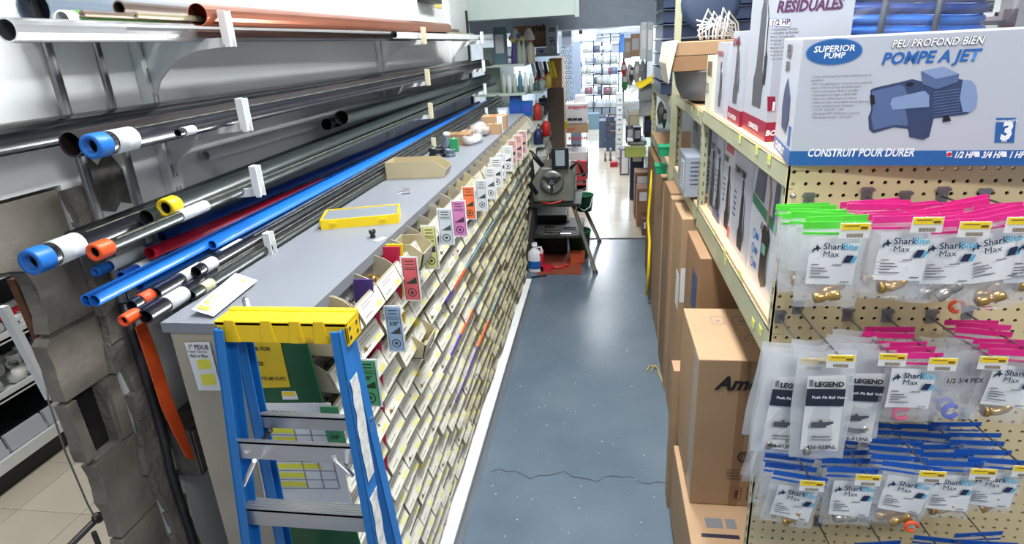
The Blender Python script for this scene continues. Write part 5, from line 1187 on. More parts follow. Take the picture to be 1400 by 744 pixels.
bagset('fourth blue bags', 1340, 640, 1.10, 6, zb, 'brass', ['blue topped bag on the fourth lower hook'], dx=-.040, grp=r3, h=.145, step=.034)
bagset('fifth blue bags', 1398, 636, 1.10, 5, zb, 'brass', ['blue topped bag with two brass elbows on the fifth lower hook'], dx=-.035, grp=r3, h=.14, step=.034)
r4 = 'blue topped bags on the bottom peg row'
for k, u in enumerate((1150, 1225, 1300, 1375)):
    bagset(f'{ORD[k]} bottom bags', u+10, 795-k*6, 1.10, 4, zb, 'brass', [f'blue topped bag barely in view at the bottom edge, {ORD[k]} from left'], grp=r4)
# loose orange rings hanging in the bags
for lab, u, v, y_ in [('orange plastic clip low between the pink bags', 1308, 419, 1.1), ('orange plastic clip with tag at right between the rows', 1352, 414, 1.12), ('orange clip inside the third blue bag', 1246, 720, 1.06)]:
    p = P(u, v, y=y_); b = MB(); b.tube([p+Vector((.011*math.cos(q), 0, .011*math.sin(q))) for q in [i*5.3/12 for i in range(13)]], .0036, 8); tag(b.build('release_clip', caporange, o=p), lab, 'clip', 'orange clips')
# the green card lines on the board bottom
# ================================================================ THREADING MACHINE AND FLOOR THINGS
mdk = mat('oily_dark_metal', (58,58,54), .4, metal=.4, var=.25, scale=18); mol = mat('olive_grey_casting', (130,132,120), .35, metal=.3, var=.2, scale=10)
mc = P(757, 246, y=4.75)
tm = thing('threading_machine', 'oily pipe threading machine on a tube stand past the bin cabinet', 'machine', (mc.x, 4.75, 0))
zc = mc.z; w2 = .165
b = MB(); pr = [(-w2, -.16), (w2, -.16), (w2*1.05, .02), (w2*.75, .12), (-w2*.6, .12), (-w2*1.02, .0)]
b.prism([(mc.x+x, 4.66, zc+z) for x, z in pr], (0, .36, 0)); b.build('housing', mol, tm, bevel=.015)
b = MB(); b.lathe([(0,0),(.03,0),(.03,-.01),(.085,-.01),(.095,.0),(.095,.04)], (mc.x-.005, 4.635, zc+.01), (0,1,0), 24); b.build('chuck', mat('chuck_steel', (150,152,148), .35, metal=.7, var=.1), tm)
for k in range(3):
    q = k*2.094+.5; c = Vector((mc.x-.005+math.cos(q)*.05, 4.622, zc+.01+math.sin(q)*.05)); b = MB(); b.obox(c, (math.cos(q)*.03, 0, math.sin(q)*.03), (0,.008,0), (-math.sin(q)*.012, 0, math.cos(q)*.012)); b.build('jaw', mdk, tm)
b = MB(); b.cyl((mc.x-.005, 4.621, zc+.01), (mc.x-.005, 4.63, zc+.01), .024, 14); b.build('chuck_bore', blackpl, tm)
b = MB(); b.box((mc.x+.0, 4.60, zc+.125), (mc.x+.13, 4.64, zc+.27)); b.build('instruction_plate', blackpl, tm, bevel=.002); b = MB(); b.box((mc.x+.03, 4.596, zc+.14), (mc.x+.10, 4.599, zc+.26)); b.build('plate_sticker', mat('grey_blue_sticker', (150,164,172), .4), tm)
b = MB(); b.tube([(mc.x-.08, 4.7, zc+.12), (mc.x-.16, 4.7, zc+.22), (mc.x-.24, 4.75, zc+.26), (mc.x-.2, 4.8, zc+.1)], .02, 8); b.build('hose', blackpl, tm); b = MB(); b.tube([(mc.x+.14, 4.7, zc+.10), (mc.x+.2, 4.66, zc+.16), (mc.x+.24, 4.7, zc+.04)], .014, 8); b.build('hose', blackpl, tm)
for k in range(3): b = MB(); b.cyl((mc.x+.18, 4.62, zc+.06-.06*k), (mc.x+.24, 4.62, zc+.07-.06*k), .008, 8); b.ball((mc.x+.245, 4.62, zc+.071-.06*k), .014, .014, .014, 8, 6); b.build('lever', mdk, tm)
b = MB(); b.box((mc.x-.22, 4.62, zc-.19), (mc.x+.22, 5.1, zc-.165)); b.build('tray', mdk, tm)
b = MB(); b.tube([(mc.x-.09, 4.64, zc-.155), (mc.x-.02, 4.63, zc-.165), (mc.x+.06, 4.64, zc-.15), (mc.x+.07, 4.65, zc-.135)], .008, 8); b.build('red_hose', mat('red_rubber', (190,40,40), .4), tm)
for (xt, xb, yt, yb) in ((mc.x-.17, mc.x-.27, 4.66, 4.62), (mc.x+.15, mc.x+.33, 4.66, 4.60), (mc.x-.17, mc.x-.25, 5.05, 5.35), (mc.x+.17, mc.x+.36, 5.05, 5.42)):
    b = MB(); b.cyl((xt, yt, zc-.165), (xb, yb, 0.01), .016, 10); b.build('leg', mat('leg_tube', (110,106,96), .4, metal=.5, var=.2), tm); b = MB(); b.cyl((xb, yb, 0), (xb, yb, .02), .022, 10); b.build('foot', blackpl, tm)
b = MB(); b.box((mc.x-.22, 4.66, zc-.46), (mc.x+.23, 5.2, zc-.44)); b.build('tool_shelf', mdk, tm)
random.seed(3)
for k in range(7):
    x = mc.x+U(-.16, .10); y = U(4.68, 5.1); t = thing('tool', f'{["steel wrench","short pipe nipple","reamer rod","dark die handle","steel bar","small spanner","pipe offcut"][k]} lying on the machine tray shelf', 'tool', (x, y, zc-.44), 'tools on the machine shelf')
    b = MB(); b.cyl((x, y, zc-.43), (x+U(.05,.14), y+U(-.04,.04), zc-.43), .008, 8); b.cyl((x, y, zc-.43), (x+.03, y, zc-.43), .0095, 8); b.build('shaft', steel if k % 2 else mdk, t)
# dark cloth and hose heap behind, left
t = thing('dark_cover', 'dark draped cover between the bin cabinet end and the machine', 'cover', (-.55, 4.5, 0)); random.seed(21)
b = MB(); b.prism([(-.90, 4.62, 0), (-.56, 4.62, 0), (-.53, 4.64, .5), (-.56, 4.66, .9), (-.66, 4.68, 1.06), (-.90, 4.68, 1.08)], (0, .3, 0)); b.build('cloth', mat('dark_cloth', (44,40,42), .8, var=.3, scale=8, bump=.6, bscale=12), t, bevel=.02)
b = MB(); b.tube([(-.76, 4.6, 1.1), (-.66, 4.58, .95), (-.58, 4.58, .80), (-.50, 4.6, .66)], .016, 8); b.build('hose', blackpl, t); b = MB(); b.tube([(-.74, 4.59, 1.0), (-.64, 4.58, .88), (-.56, 4.6, .62)], .012, 8); b.build('hose', blackpl, t)
# jug
pj = P(732, 371, z=0); j = thing('jug', 'white plastic jug with blue label on the floor by the bins', 'jug', pj)
b = MB(); b.lathe([(0,0),(.062,0),(.066,.01),(.066,.14),(.055,.175),(.026,.20),(.022,.205),(.022,.22),(0,.22)], pj, (0,0,1), 18); b.v = [(pj.x+(v[0]-pj.x)*.9, pj.y+(v[1]-pj.y)*.65, v[2]) for v in b.v]; b.build('bottle', mat('white_jug', (228,230,232), .35), j)
b = MB(); b.tube([pj+Vector((.02,-.01,.21)), pj+Vector((.052,-.01,.215)), pj+Vector((.062,-.01,.17)), pj+Vector((.056,-.01,.12))], .009, 8); b.build('handle', _M['white_jug'], j)
b = MB(); b.cyl(pj+Vector((0,0,.222)), pj+Vector((0,0,.245)), .023, 12); b.build('cap', _M['white_jug'], j)
b = MB()
for i in range(7):
    q0 = -math.pi*.85+i*math.pi*.7/7; q1 = q0+math.pi*.7/7; r_ = .067
    b.poly([pj+Vector((math.cos(q0)*r_*.9, math.sin(q0)*r_*.68, .035)), pj+Vector((math.cos(q1)*r_*.9, math.sin(q1)*r_*.68, .035)), pj+Vector((math.cos(q1)*r_*.9, math.sin(q1)*r_*.68, .10)), pj+Vector((math.cos(q0)*r_*.9, math.sin(q0)*r_*.68, .10))])
b.build('label', mat('jug_blue', (30,110,196), .4, rgb2=(20,50,90), scale=18), j)
# cardboard mat, bucket, red tools
b = MB(); b.box((-.52, 4.55, .001), (-.16, 5.15, .008)); tag(b.build('cardboard_mat', mat('rusty_cardboard', (150,74,52), .8, var=.2), o=(-.34, 4.85, .001)), 'reddish brown cardboard mat on the floor under the machine', 'mat')
pb_ = P(797, 322, z=.27); t = thing('bucket', 'green plastic bucket hanging at the right of the machine stand', 'bucket', (mc.x+.20, 5.0, .32))
c = Vector((mc.x+.235, 4.98, .42)); b = MB(); b.lathe([(0,0),(.062,0),(.075,.13),(.08,.13),(.08,.14),(.072,.14),(.06,.01),(0,.01)], c, (0,0,1), 18); b.build('pail', mat('green_bucket', (12,104,62), .35), t)
b = MB(); b.tube([c+Vector((-.07,-.02,.13)), c+Vector((-.05,-.075,.05)), c+Vector((0,-.09,.02)), c+Vector((.05,-.075,.05)), c+Vector((.07,-.02,.13))], .004, 6); b.build('handle', white, t)
t = thing('bucket', 'second green bucket on the floor below the machine tray', 'bucket', (mc.x+.2, 5.0, 0)); c = Vector((mc.x+.19, 4.98, .2)); b = MB(); b.lathe([(0,-.19),(.08,-.19),(.095,.03),(.1,.03),(.1,.05),(.09,.05),(.08,-.17),(0,-.17)], c, (0,0,1), 18); b.build('pail', mat('dark_green_bucket', (14,78,52), .4), t)
t = thing('toolbox', 'black toolbox in the shade below the machine', 'box', (mc.x-.02, 5.2, 0)); b = MB(); b.box((mc.x-.2, 5.05, .01), (mc.x+.08, 5.4, .36)); b.build('case', blackpl, t, bevel=.01)
t = thing('hose_loop', 'red hose looped on the cardboard mat', 'hose', (mc.x-.05, 4.7, .01)); b = MB(); cx_, cy_ = mc.x+.0, 4.78; b.tube([(cx_-.12, cy_+.04, .02), (cx_-.06, cy_-.10, .02), (cx_+.04, cy_-.12, .02), (cx_+.11, cy_-.05, .02), (cx_+.10, cy_+.06, .03)], .009, 8); b.build('rubber', mat('bright_red_hose', (210,44,36), .4), t)
t = thing('red_bracket', 'red metal clamp on the floor behind the white jug', 'clamp', (-.50, 4.62, 0)); b = MB(); b.box((-.50, 4.6, .01), (-.47, 4.72, .16)); b.box((-.50, 4.6, .01), (-.40, 4.66, .05)); b.build('body', mat('clamp_red', (196,36,60), .4), t)
t = thing('orange_case', 'small orange box on the mat under the machine', 'box', (mc.x+.13, 4.85, .01)); b = MB(); b.box((mc.x+.12, 4.80, .009), (mc.x+.24, 4.90, .09)); b.build('body', mat('dull_orange', (200,92,52), .5), t, bevel=.003)
t = thing('flat_bar', 'dark flat blade on the floor in front of the white jug', 'tool', P(735, 378, z=0)); q = P(737, 378, z=.005); b = MB(); b.obox(q, (.06,.02,0), (-.003,.009,0), (0,0,.003)); b.build('blade', blackpl, t)

# ================================================================ LEFT BACKGROUND SHELVING (x about -.5 .. -1.5, beyond the bins)
sgreen = mat('pale_green_shelf_steel', (190,206,196), .4, var=.04)
def put(name, label, cat, pbot, w_, d_, h, m, kind='box', part=None, group=None, m2=None):
    """pbot: bottom centre of the front face"""
    x, y, z = pbot; t = thing(name, label, cat, pbot, group)
    b = MB()
    if kind == 'box':
        b.box((x-w_/2, y, z), (x+w_/2, y+d_, z+h)); b.build(part or 'carton_body', m, t, bevel=min(w_, h)*.03)
        b = MB(); b.box((x-w_*.35, y-.003, z+h*.3), (x+w_*.35, y-.0005, z+h*.8)); b.build('label', m2 or paper, t)
    elif kind == 'bottle':
        r = w_/2; b.lathe([(0,0),(r,0),(r,h*.62),(r*.75,h*.76),(r*.35,h*.84),(r*.35,h*.9),(0,h*.9)], (x, y+r, z), (0,0,1), 12); b.build('bottle', m, t)
        b = MB(); b.cyl((x, y+r, z+h*.9), (x, y+r, z+h), r*.42, 10); b.build('cap', m2 or white, t)
    elif kind == 'spray':
        r = w_/2; b.lathe([(0,0),(r,0),(r*.85,h*.5),(r*.35,h*.75),(r*.35,h*.82),(0,h*.82)], (x, y+r, z), (0,0,1), 12); b.build('bottle', m, t)
        b = MB(); b.box((x-r*.9, y+r*.7, z+h*.85), (x+r*.5, y+r*1.3, z+h)); b.box((x-r*.2, y+r*.8, z+h*.8), (x+r*.2, y+r*1.2, z+h*.87)); b.build('trigger', m2 or white, t)
    elif kind == 'bag':
        random.seed(int(abs(x*999)+abs(z*777))); b.ball((x, y+d_/2, z+h/2), w_/2, d_/2, h/2, 8, 6); b.v = [(v[0]+U(-.1,.1)*w_, v[1]+U(-.1,.1)*d_, v[2]+U(-.08,.08)*h) for v in b.v]; b.build('film', m, t)
        b = MB(); b.box((x-w_*.3, y-.003, z+h*.5), (x+w_*.3, y+.0, z+h*.8)); b.build('label', m2 or paper, t)
    elif kind == 'roll':
        b.lathe([(h*.18,0),(h/2,0),(h/2,w_),(h*.18,w_),(h*.18,0)], (x-w_/2, y+h/2, z+h/2), (1,0,0), 16); b.build('roll', m, t)
    return t
gd = thing('gondola_shelf', 'pale green shelving with cleaners and tools beyond the bin cabinet', 'shelf', (-.85, 5.05, 0))
zsh = [1.21, 1.40, 1.62]
b = MB(); b.box((-1.25, 5.0, 0), (-.62, 5.04, 1.1)); b.build('end_panel', mat('dark_brown_panel', (92,84,84), .6), gd)
for z in zsh: b = MB(); b.box((-1.25, 4.95, z-.02), (-.60, 5.35, z)); b.build('shelf_board', sgreen, gd)
for z, x1 in zip((1.13, 1.38, .92), (-.52, -.50, -.5)): b = MB(); b.box((-.86, 5.36, z-.02), (x1, 6.2, z)); b.build('side_shelf', sgreen, gd)
b = MB(); b.box((-1.0, 5.36, 0), (-.86, 6.2, 1.75)); b.build('spine', sgreen, gd)
# front end shelf contents (placed from the photograph, y=5.0)
YG = 5.0
def gput(u0, u1, vb, vt, *a, y=YG, d_=.1, **k):
    p0, p1, p2 = P(u0, vb, y=y), P(u1, vb, y=y), P((u0+u1)/2, vt, y=y)
    zb = min(zsh+[1.13,1.38,.92,0], key=lambda q: abs(q-p0.z)) if k.pop('snap', True) else p0.z
    name, label, cat, m = a; return put(name, label, cat, ((p0.x+p1.x)/2, y, zb+.0005), abs(p1.x-p0.x), d_, p2.z-zb, m, **k)
tealb = mat('teal_grey_tub', (96,132,146), .4); palec = mat('pale_green_bottle', (190,204,190), .35); violet = mat('violet_bottle', (96,84,150), .4)
gput(676, 692, 82, 37, 'storage_tub', 'teal grey tub on the top shelf left end of the gondola', 'tub', tealb)
gput(698, 708, 80, 52, 'bottle', 'violet spray bottle on the gondola top shelf', 'bottle', violet, kind='spray', m2=mat('yellow_trigger', (226,210,90), .4))
gput(706, 714, 80, 46, 'bottle', 'pale bottle right of the violet one, gondola top shelf', 'bottle', palec, kind='spray', m2=violet)
gput(712, 720, 80, 50, 'bottle', 'second pale spray bottle on the gondola top shelf', 'bottle', palec, kind='spray', m2=_M['yellow_trigger'])
gput(720, 731, 80, 55, 'bottle', 'cream jug with red label at the right end of the top shelf', 'bottle', mat('cream_jug', (206,200,176), .4), kind='bottle', m2=mat('red_label', (200,90,84), .5))
for k, (u, w_) in enumerate([(698, 13), (717, 13)]):
    p = P(u+6, 55, y=5.2); t = thing('funnel', f'white conical funnel standing above the spray bottles, {"left" if k == 0 else "right"} of two', 'funnel', (p.x, 5.2, p.z)); b = MB(); b.lathe([(.05,0),(.05,.02),(.018,.085),(.01,.09),(0,.09)], (p.x, 5.2, p.z), (0,0,1), 16); b.build('cone', mat('funnel_white', (240,240,238), .4, var=0), t)
    b = MB(); b.cyl((p.x, 5.2, zsh[2]), (p.x, 5.2, p.z), .03, 10); b.build('tube_neck', white, t)
for k in range(6):
    u = 686+k*7.4; gput(u, u+6.4, 126, 97+(k % 3)*2, 'bottle', f'pale bleach-like bottle on the gondola middle shelf, {ORD[k]} from left', 'bottle', [palec, white, palec, tealb, white, palec][k], kind='bottle', group='bottles on the gondola middle shelf')
for k, (u0, u1, vb, vt) in enumerate([(697,713,166,141),(713,728,166,139),(697,712,140,130)]):
    gput(u0, u1, vb if k < 2 else 141, vt, 'blue_box', f'bright blue box on the gondola lower shelf, {["left","right","upper"][k]} one', 'box', mat('bright_blue_box', (24,98,178), .4, var=.08), snap=k < 2, m2=mat('blue_label', (60,90,190), .5), group='blue boxes on the gondola lower shelf')
t = put('brochure_stack', 'blue and white packets on the countertop far end beside the gondola', 'packet', (-.62, 3.86, ZC), .07, .06, .05, mat('blue_white_packet', (30,80,150), .4, rgb2=(220,226,232), scale=20))
# aisle side contents: packages of many colours
cols = [((206,210,214),'white'), ((150,60,70),'dull red'), ((222,206,110),'pale yellow'), ((60,66,110),'navy'), ((184,190,190),'pale grey'), ((210,70,60),'red'), ((96,130,140),'teal'), ((60,60,66),'charcoal'), ((190,176,150),'beige')]
random.seed(31); cnt = {}
sp = [(1.38, 'upper'), (1.13, 'middle'), (.92, 'lower')]
for z, nm in sp:
    y = 5.38; k = 0
    while y < 6.1:
        h = U(.08, .17); w_ = U(.05, .085); cc, cn = cols[random.randrange(len(cols))]; kd = random.choice(['box', 'bottle', 'bag', 'spray'])
        put('packaged_item', f'{cn} {dict(box="boxed item", bottle="bottle", bag="bagged item", spray="spray bottle")[kd]}, {ORD[k]} along the {nm} side shelf past the bins', 'package', (-.56, y, z+.0005), w_, .07, h, mat('pkg_'+cn.replace(' ', '_'), cc, .4, var=.06), kind=kd, group='goods on the gondola side shelves', m2=mat('pkg_'+cols[(k*2) % 9][1].replace(' ', '_'), cols[(k*2) % 9][0], .4, var=.06)); y += .10; k += 1
    
# hanging bags below the side shelf (pale plastic fittings in bags)
random.seed(33); k = 0
for y in (5.42, 5.62, 5.82, 6.02):
    for z in (.84, .62, .40):
        put('hanging_bag', f'pale bag of fittings hanging on the gondola side, {ORD[k]} counting down the aisle', 'bag', (-.54+U(-.02,.02), y, z-.12), .12, .06, .17, mat(['pale_bag','cream_bag','grey_bag'][k % 3], [(206,206,196),(190,188,160),(128,134,136)][k % 3], .35, var=.15, scale=30), kind='bag', group='bags hanging under the gondola side shelves', m2=[paper, yellowh, navyk][k % 3]); k += 1
# red bottle bright
gput(741, 752, 187, 163, 'bottle', 'bright red bottle leaning on the gondola side shelf', 'bottle', mat('bright_red_bottle', (216,50,44), .4), y=5.3, snap=False, kind='bottle')
# brooms/tool handles under top shelf
t = thing('tool_bundle', 'bundle of yellow and white handled brushes hanging under the gondola top shelf', 'brushes', P(740, 100, y=5.5)); 
for k, (u, cc) in enumerate([(727, (240,240,240)), (733, (70,60,100)), (738, (230,230,230)), (744, (50,50,60)), (750, (226,200,60)), (755, (236,206,40))]):
    a_, c_ = P(u, 84, y=5.5), P(u+5, 106, y=5.5); b = MB(); b.cyl(a_, c_, .014, 8); b.build('handle', mat(f'handle_{k}', cc, .4), t)
for lab, u0, u1, vb, vt, cc in [('pale green cleaning bottle at the end of the gondola middle shelf', 736, 746, 123, 106, (176,204,196)), ('yellow canister with red cap beside the pale green bottle', 746, 754, 120, 98, (226,196,80))]:
    gput(u0, u1, vb, vt, 'bottle', lab, 'bottle', mat('m'+lab[:6].strip().replace(' ','_'), cc, .4), y=5.4, kind='bottle', m2=bxred2)
# cartons on top behind: brown 'ciels' carton, white cartons, wooden cabinet
def vbox(name, label, cat, u0, u1, vb, vt, y, d_, m, floor=False, bevel=.004):
    p0, p1, p2 = P(u0, vb, y=y), P(u1, vb, y=y), P((u0+u1)/2, vt, y=y); z0 = 0 if floor else p0.z
    t = thing(name, label, cat, ((p0.x+p1.x)/2, y+d_/2, z0)); b = MB(); b.box((p0.x, y, z0), (p1.x, y+d_, p2.z)); b.build('carton_body', m, t, bevel=bevel); return t, Vector((p0.x, y, z0)), Vector((p1.x, y, p2.z))
t, q0, q1 = vbox('carton', 'brown carton reading ciels high at the back left', 'carton', 703, 750, 66, 35, 6.0, .3, cardb2)
text(t, 'ciels', P(727, 43, y=6.0), .085, ink, bold=.03)
t, q0, q1 = vbox('paper_pack', 'white pack with blue emblem standing beside the brown carton', 'box', 747, 762, 75, 34, 5.9, .2, boxwhite)
text(t, '72', P(751, 62, y=5.9), .06, greyt); b = MB(); p = P(754, 54, y=5.897); b.lathe([(.012,0),(.022,0)], p, (0,1,0), 14); b.build('blue_emblem', bluet, t); b = MB(); a_, c_ = P(750, 44, y=5.897), P(759, 37, y=5.897); b.box((a_.x, 5.896, a_.z), (c_.x, 5.899, c_.z)); b.build('grey_window', greyink, t)
t, q0, q1 = vbox('carton', 'low white carton with blue print below the brown carton', 'box', 733, 750, 75, 65, 5.8, .3, boxwhite); b = MB(); a_, c_ = P(738, 72, y=5.797), P(743, 68, y=5.797); b.box((a_.x, 5.796, a_.z), (c_.x, 5.799, c_.z)); b.build('blue_print', bluet, t)
t, q0, q1 = vbox('upper_shelf', 'pale high shelf carrying the brown carton', 'shelf', 690, 765, 80, 76, 5.78, .6, sgreen)
t, q0, q1 = vbox('wooden_cabinet', 'tall tan wooden cabinet side at the end of the left shelving', 'cabinet', 752, 769, 145, 80, 6.3, .6, mat('tan_wood', (196,150,92), .5, var=.1, stretch=(8,1,1)), floor=True)
t, q0, q1 = vbox('dark_cabinet', 'dark brown cupboard side below the tan cabinet', 'cabinet', 750, 772, 200, 120, 6.25, .04, mat('dark_wood', (110,92,84), .5, var=.1), floor=True)
t, q0, q1 = vbox('notice_board', 'small white framed picture panel on the wall past the cabinet', 'sign', 768, 782, 65, 39, 7.6, .04, boxwhite)
b = MB(); a_, c_ = P(769, 50, y=7.597), P(781, 41, y=7.597); b.box((a_.x, 7.594, a_.z), (c_.x, 7.599, c_.z)); b.build('picture', mat('grey_picture', (90,94,98), .5, var=.5, scale=30), t)
# chains hanging as strands
t = thing('chain_display', 'hanging display of bright chain strands at the back left', 'chain', P(776, 62, y=7.4)); random.seed(14)
for k in range(5):
    b = MB(); u = 769+k*2.9
    for j in range(22):
        c = P(u+U(-.4,.4), 64+j*3.5, y=7.4); b.lathe([(.012,-.003),(.018,-.003),(.018,.003),(.012,.003),(.012,-.003)], c, (1, 0, 0) if j % 2 else (.2, 1, 0), 8)
    b.build('chain_strand', mat('chain_steel', (186,194,206), .25, metal=.8), t)
t, q0, q1 = vbox('pillar', 'blue grey pillar between the chain display and the bright window', 'pillar', 780, 794, 140, 34, 8.9, .2, mat('blue_grey_pillar', (150,166,190), .5), floor=True)
# red printed white cartons on the floor
redt = mat('carton_red_ink', (196,60,76), .5, var=0); wcart = mat('white_printed_carton', (210,206,208), .5)
t, q0, q1 = vbox('carton', 'white carton with red lettering at the bottom of the stack by the machine', 'carton', 773, 803, 221, 183, 8.2, .5, wcart); t.location.z = 0
b = MB(); b.box((q0.x, 8.2, 0), (q1.x, 8.7, q0.z)); b.build('carton_base', wcart, t); text(t, 'snappost', P(777, 191, y=8.2), .07, redt, bold=.03)
for u in (776, 783, 790): b = MB(); p = P(u+2, 199, y=8.197); b.box(p-Vector((.03,.001,.015)), p+Vector((.03,.001,.015))); b.build('printed_icon', greyt, t)
t2, q2, q3 = vbox('carton', 'flat brown carton in the middle of the stack by the machine', 'carton', 773, 804, 182.4, 170, 8.2, .5, cardb); text(t2, 'BOX', P(776, 179, y=8.2), .05, redt)
t3, q2, q3 = vbox('carton', 'white carton with red top lettering on the stack by the machine', 'carton', 773, 803, 169.5, 142, 8.2, .5, wcart); text(t3, 'snappost', P(777, 149, y=8.2), .07, redt, bold=.03)
b = MB(); 
for k in range(3): p = P(779+k*7, 163, y=8.196); b.box(p-Vector((.03,.002,.018)), p+Vector((.03,.001,.014)))
b.build('printed_tools', ink, t3)
t4, q2, q3 = vbox('carton', 'small white carton topping the stack by the machine', 'box', 786, 800, 141.5, 131, 8.3, .3, wcart)
t, q0, q1 = vbox('power_tool_case', 'red and black tool case on the floor behind the machine', 'case', 764, 783, 231, 213, 7.0, .3, mat('red_case', (206,40,66), .4), floor=False); t.location.z = 0; b = MB(); b.box((q0.x+.03, 7.0, 0), (q1.x-.03, 7.3, q0.z)); b.build('case_base', blackpl, t)
t, q0, q1 = vbox('spool', 'yellow tape beside the red strip behind the machine', 'tape', 782, 788, 224, 216, 7.0, .1, mat('yellow_tape', (226,160,40), .4)); t.location.z = 0; b = MB(); b.box((q0.x, 7.0, 0), (q1.x, 7.05, q0.z)); b.build('core', cardb, t)
t, q0, q1 = vbox('red_strip', 'long red package on the floor right of the yellow tape', 'package', 786, 801, 221, 215, 7.6, .15, mat('red_package', (210,34,60), .4)); t.location.z = 0; b = MB(); b.box((q0.x, 7.6, 0), (q1.x, 7.7, q0.z)); b.build('package_base', redt, t)
b = MB(); b.tube([P(770, 141, y=6.6), P(769, 165, y=6.6), P(768.5, 199, y=6.6)], .012, 8); o = b.build('broom_stick', white, o=P(769, 199, y=6.6)); tag(o, 'white pole standing against the dark cupboard side', 'pole')
b = MB(); p = P(770, 171, y=6.55); b.ball(p, .05, .03, .06, 10, 6); tag(b.build('yellow_mitt', mat('yellow_item', (230,206,30), .5), o=p), 'small yellow tool clipped to the white pole', 'tool')

# ================================================================ FAR END: rolls on racks in front of the bright window
rk = thing('roll_rack', 'black wire rack of cable and chain rolls at the bright far end', 'rack', (.2, 14.2, 0)); YK = 14.2
for u in (795, 811.5, 823, 834, 846):
    b = MB(); p = P(u, 100, y=YK); b.box((p.x-.012, YK-.01, .2), (p.x+.012, YK+.01, 2.0)); b.build('post', blackpl, rk)
vs_ = [74, 89, 103, 117, 131, 148]
for v in vs_: b = MB(); p0, p1 = P(795, v, y=YK), P(846, v, y=YK); b.box((p0.x, YK-.012, p0.z-.012), (p1.x, YK+.012, p0.z+.008)); b.build('rail', blackpl, rk)
random.seed(17); k = 0; rc = [((190,200,214),'silver'), ((120,132,168),'slate blue'), ((214,222,228),'white'), ((150,110,120),'dull red'), ((196,202,196),'pale'), ((96,110,130),'dark grey')]
for j, v in enumerate(vs_):
    for i, u in enumerate((799, 805, 816, 820, 828, 831, 840)[j % 2:]):
        cc, cn = rc[random.randrange(6)]; p = P(u, v-1, y=YK-.06); h = U(.12, .19); w_ = U(.10, .20)
        put('cable_roll', f'{cn} roll on the {ORD[j]} rail of the far rack, {ORD[i]} from left', 'roll', (p.x, YK-.06-h/2, p.z+.01), w_, h, h, mat('roll_'+cn.replace(' ', '_'), cc, .3, metal=.2), kind='roll', group='rolls on the far rack')
t, q0, q1 = vbox('hanging_lit_panel', 'white rounded hanging panel with a small black handle high in the aisle', 'sign', 783, 815, 57, 31, 7.7, .03, mat('glowing_white_panel', (242,246,250), .4, emit=.5), bevel=.012)  # lit panel, its glow put in as weak emission
b = MB(); p = P(794, 42, y=7.695); b.box(p-Vector((.02,.006,.035)), p+Vector((.02,.006,.03))); b.cyl(p+Vector((0,0,.03)), p+Vector((0,0,.12)), .006, 6); b.build('handle', ink, t)
t, q0, q1 = vbox('fan', 'pale round fan side beside the bright rack', 'fan', 792, 797, 85, 60, 9.0, .1, white, bevel=.01)
for lab, u0, u1, vb, vt, y, cc in [('grey blue storage drum on the floor below the rolls', 801, 819, 165, 143, 13.2, (110,140,160)), ('dark blue grey cart panel left part beyond the white floor glare', 819, 842, 170, 132, 10.8, (78,92,116)), ('darker box in front of the blue grey cart', 827, 842, 160, 145, 10.4, (60,72,96))]:
    t, q0, q1 = vbox('storage_box', lab, 'box', u0, u1, vb, vt, y, .4, mat('c%d' % cc[0], cc, .5, var=.05)); t.location.z = 0; b = MB(); b.box((q0.x+.02, y+.02, 0), (q1.x-.02, y+.38, q0.z)); b.build('base', _M['c%d' % cc[0]], t)
t = thing('cart', 'small dark brown framed hand cart in front of the drawers', 'cart', P(836, 185, y=9.6)); a_ = P(831, 157, y=9.6); c_ = P(846, 184, y=9.6)
b = MB(); 
for x in (a_.x, c_.x-.02): b.box((x, 9.6, max(0, c_.z)), (x+.02, 9.62, a_.z))
for z in (a_.z, (a_.z+c_.z)/2, c_.z+.05): b.box((a_.x, 9.6, z-.012), (c_.x, 9.62, z+.012))
b.build('frame', mat('brown_frame', (110,84,80), .5), t); 
for x in (a_.x-.05, a_.x+.03): b = MB(); b.cyl((x, 9.56, .10), (x+.03, 9.56, .10), .10, 16); b.build('wheel', blackpl, t)
t = thing('drawer_tower', 'slim white plastic drawer tower against the right shelving far away', 'drawers', P(846, 200, y=9.2)); a_, c_ = P(842, 196, y=9.2), P(852, 128, y=9.2)
b = MB(); b.box((a_.x, 9.2, 0), (c_.x, 9.5, c_.z)); b.build('case', mat('grey_drawers', (190,192,196), .4), t)
for k in range(7):
    z = .03+k*(c_.z-.04)/7; b = MB(); b.box((a_.x+.005, 9.185, z), (c_.x-.005, 9.2, z+(c_.z-.04)/7-.012)); b.build('drawer', white, t)
    b = MB(); b.box(((a_.x+c_.x)/2-.015, 9.178, z+.06), ((a_.x+c_.x)/2+.015, 9.185, z+.075)); b.build('knob', ink, t)
b = MB(); p = P(840, 193, y=9.1); tag((b.box((p.x-.06, 9.0, .0), (p.x+.05, 9.12, .07)), b.build('red_box', mat('deep_red', (170,30,44), .5), o=(p.x, 9.06, 0), bevel=.004))[1], 'red box on the tile floor at the foot of the drawer tower', 'box')
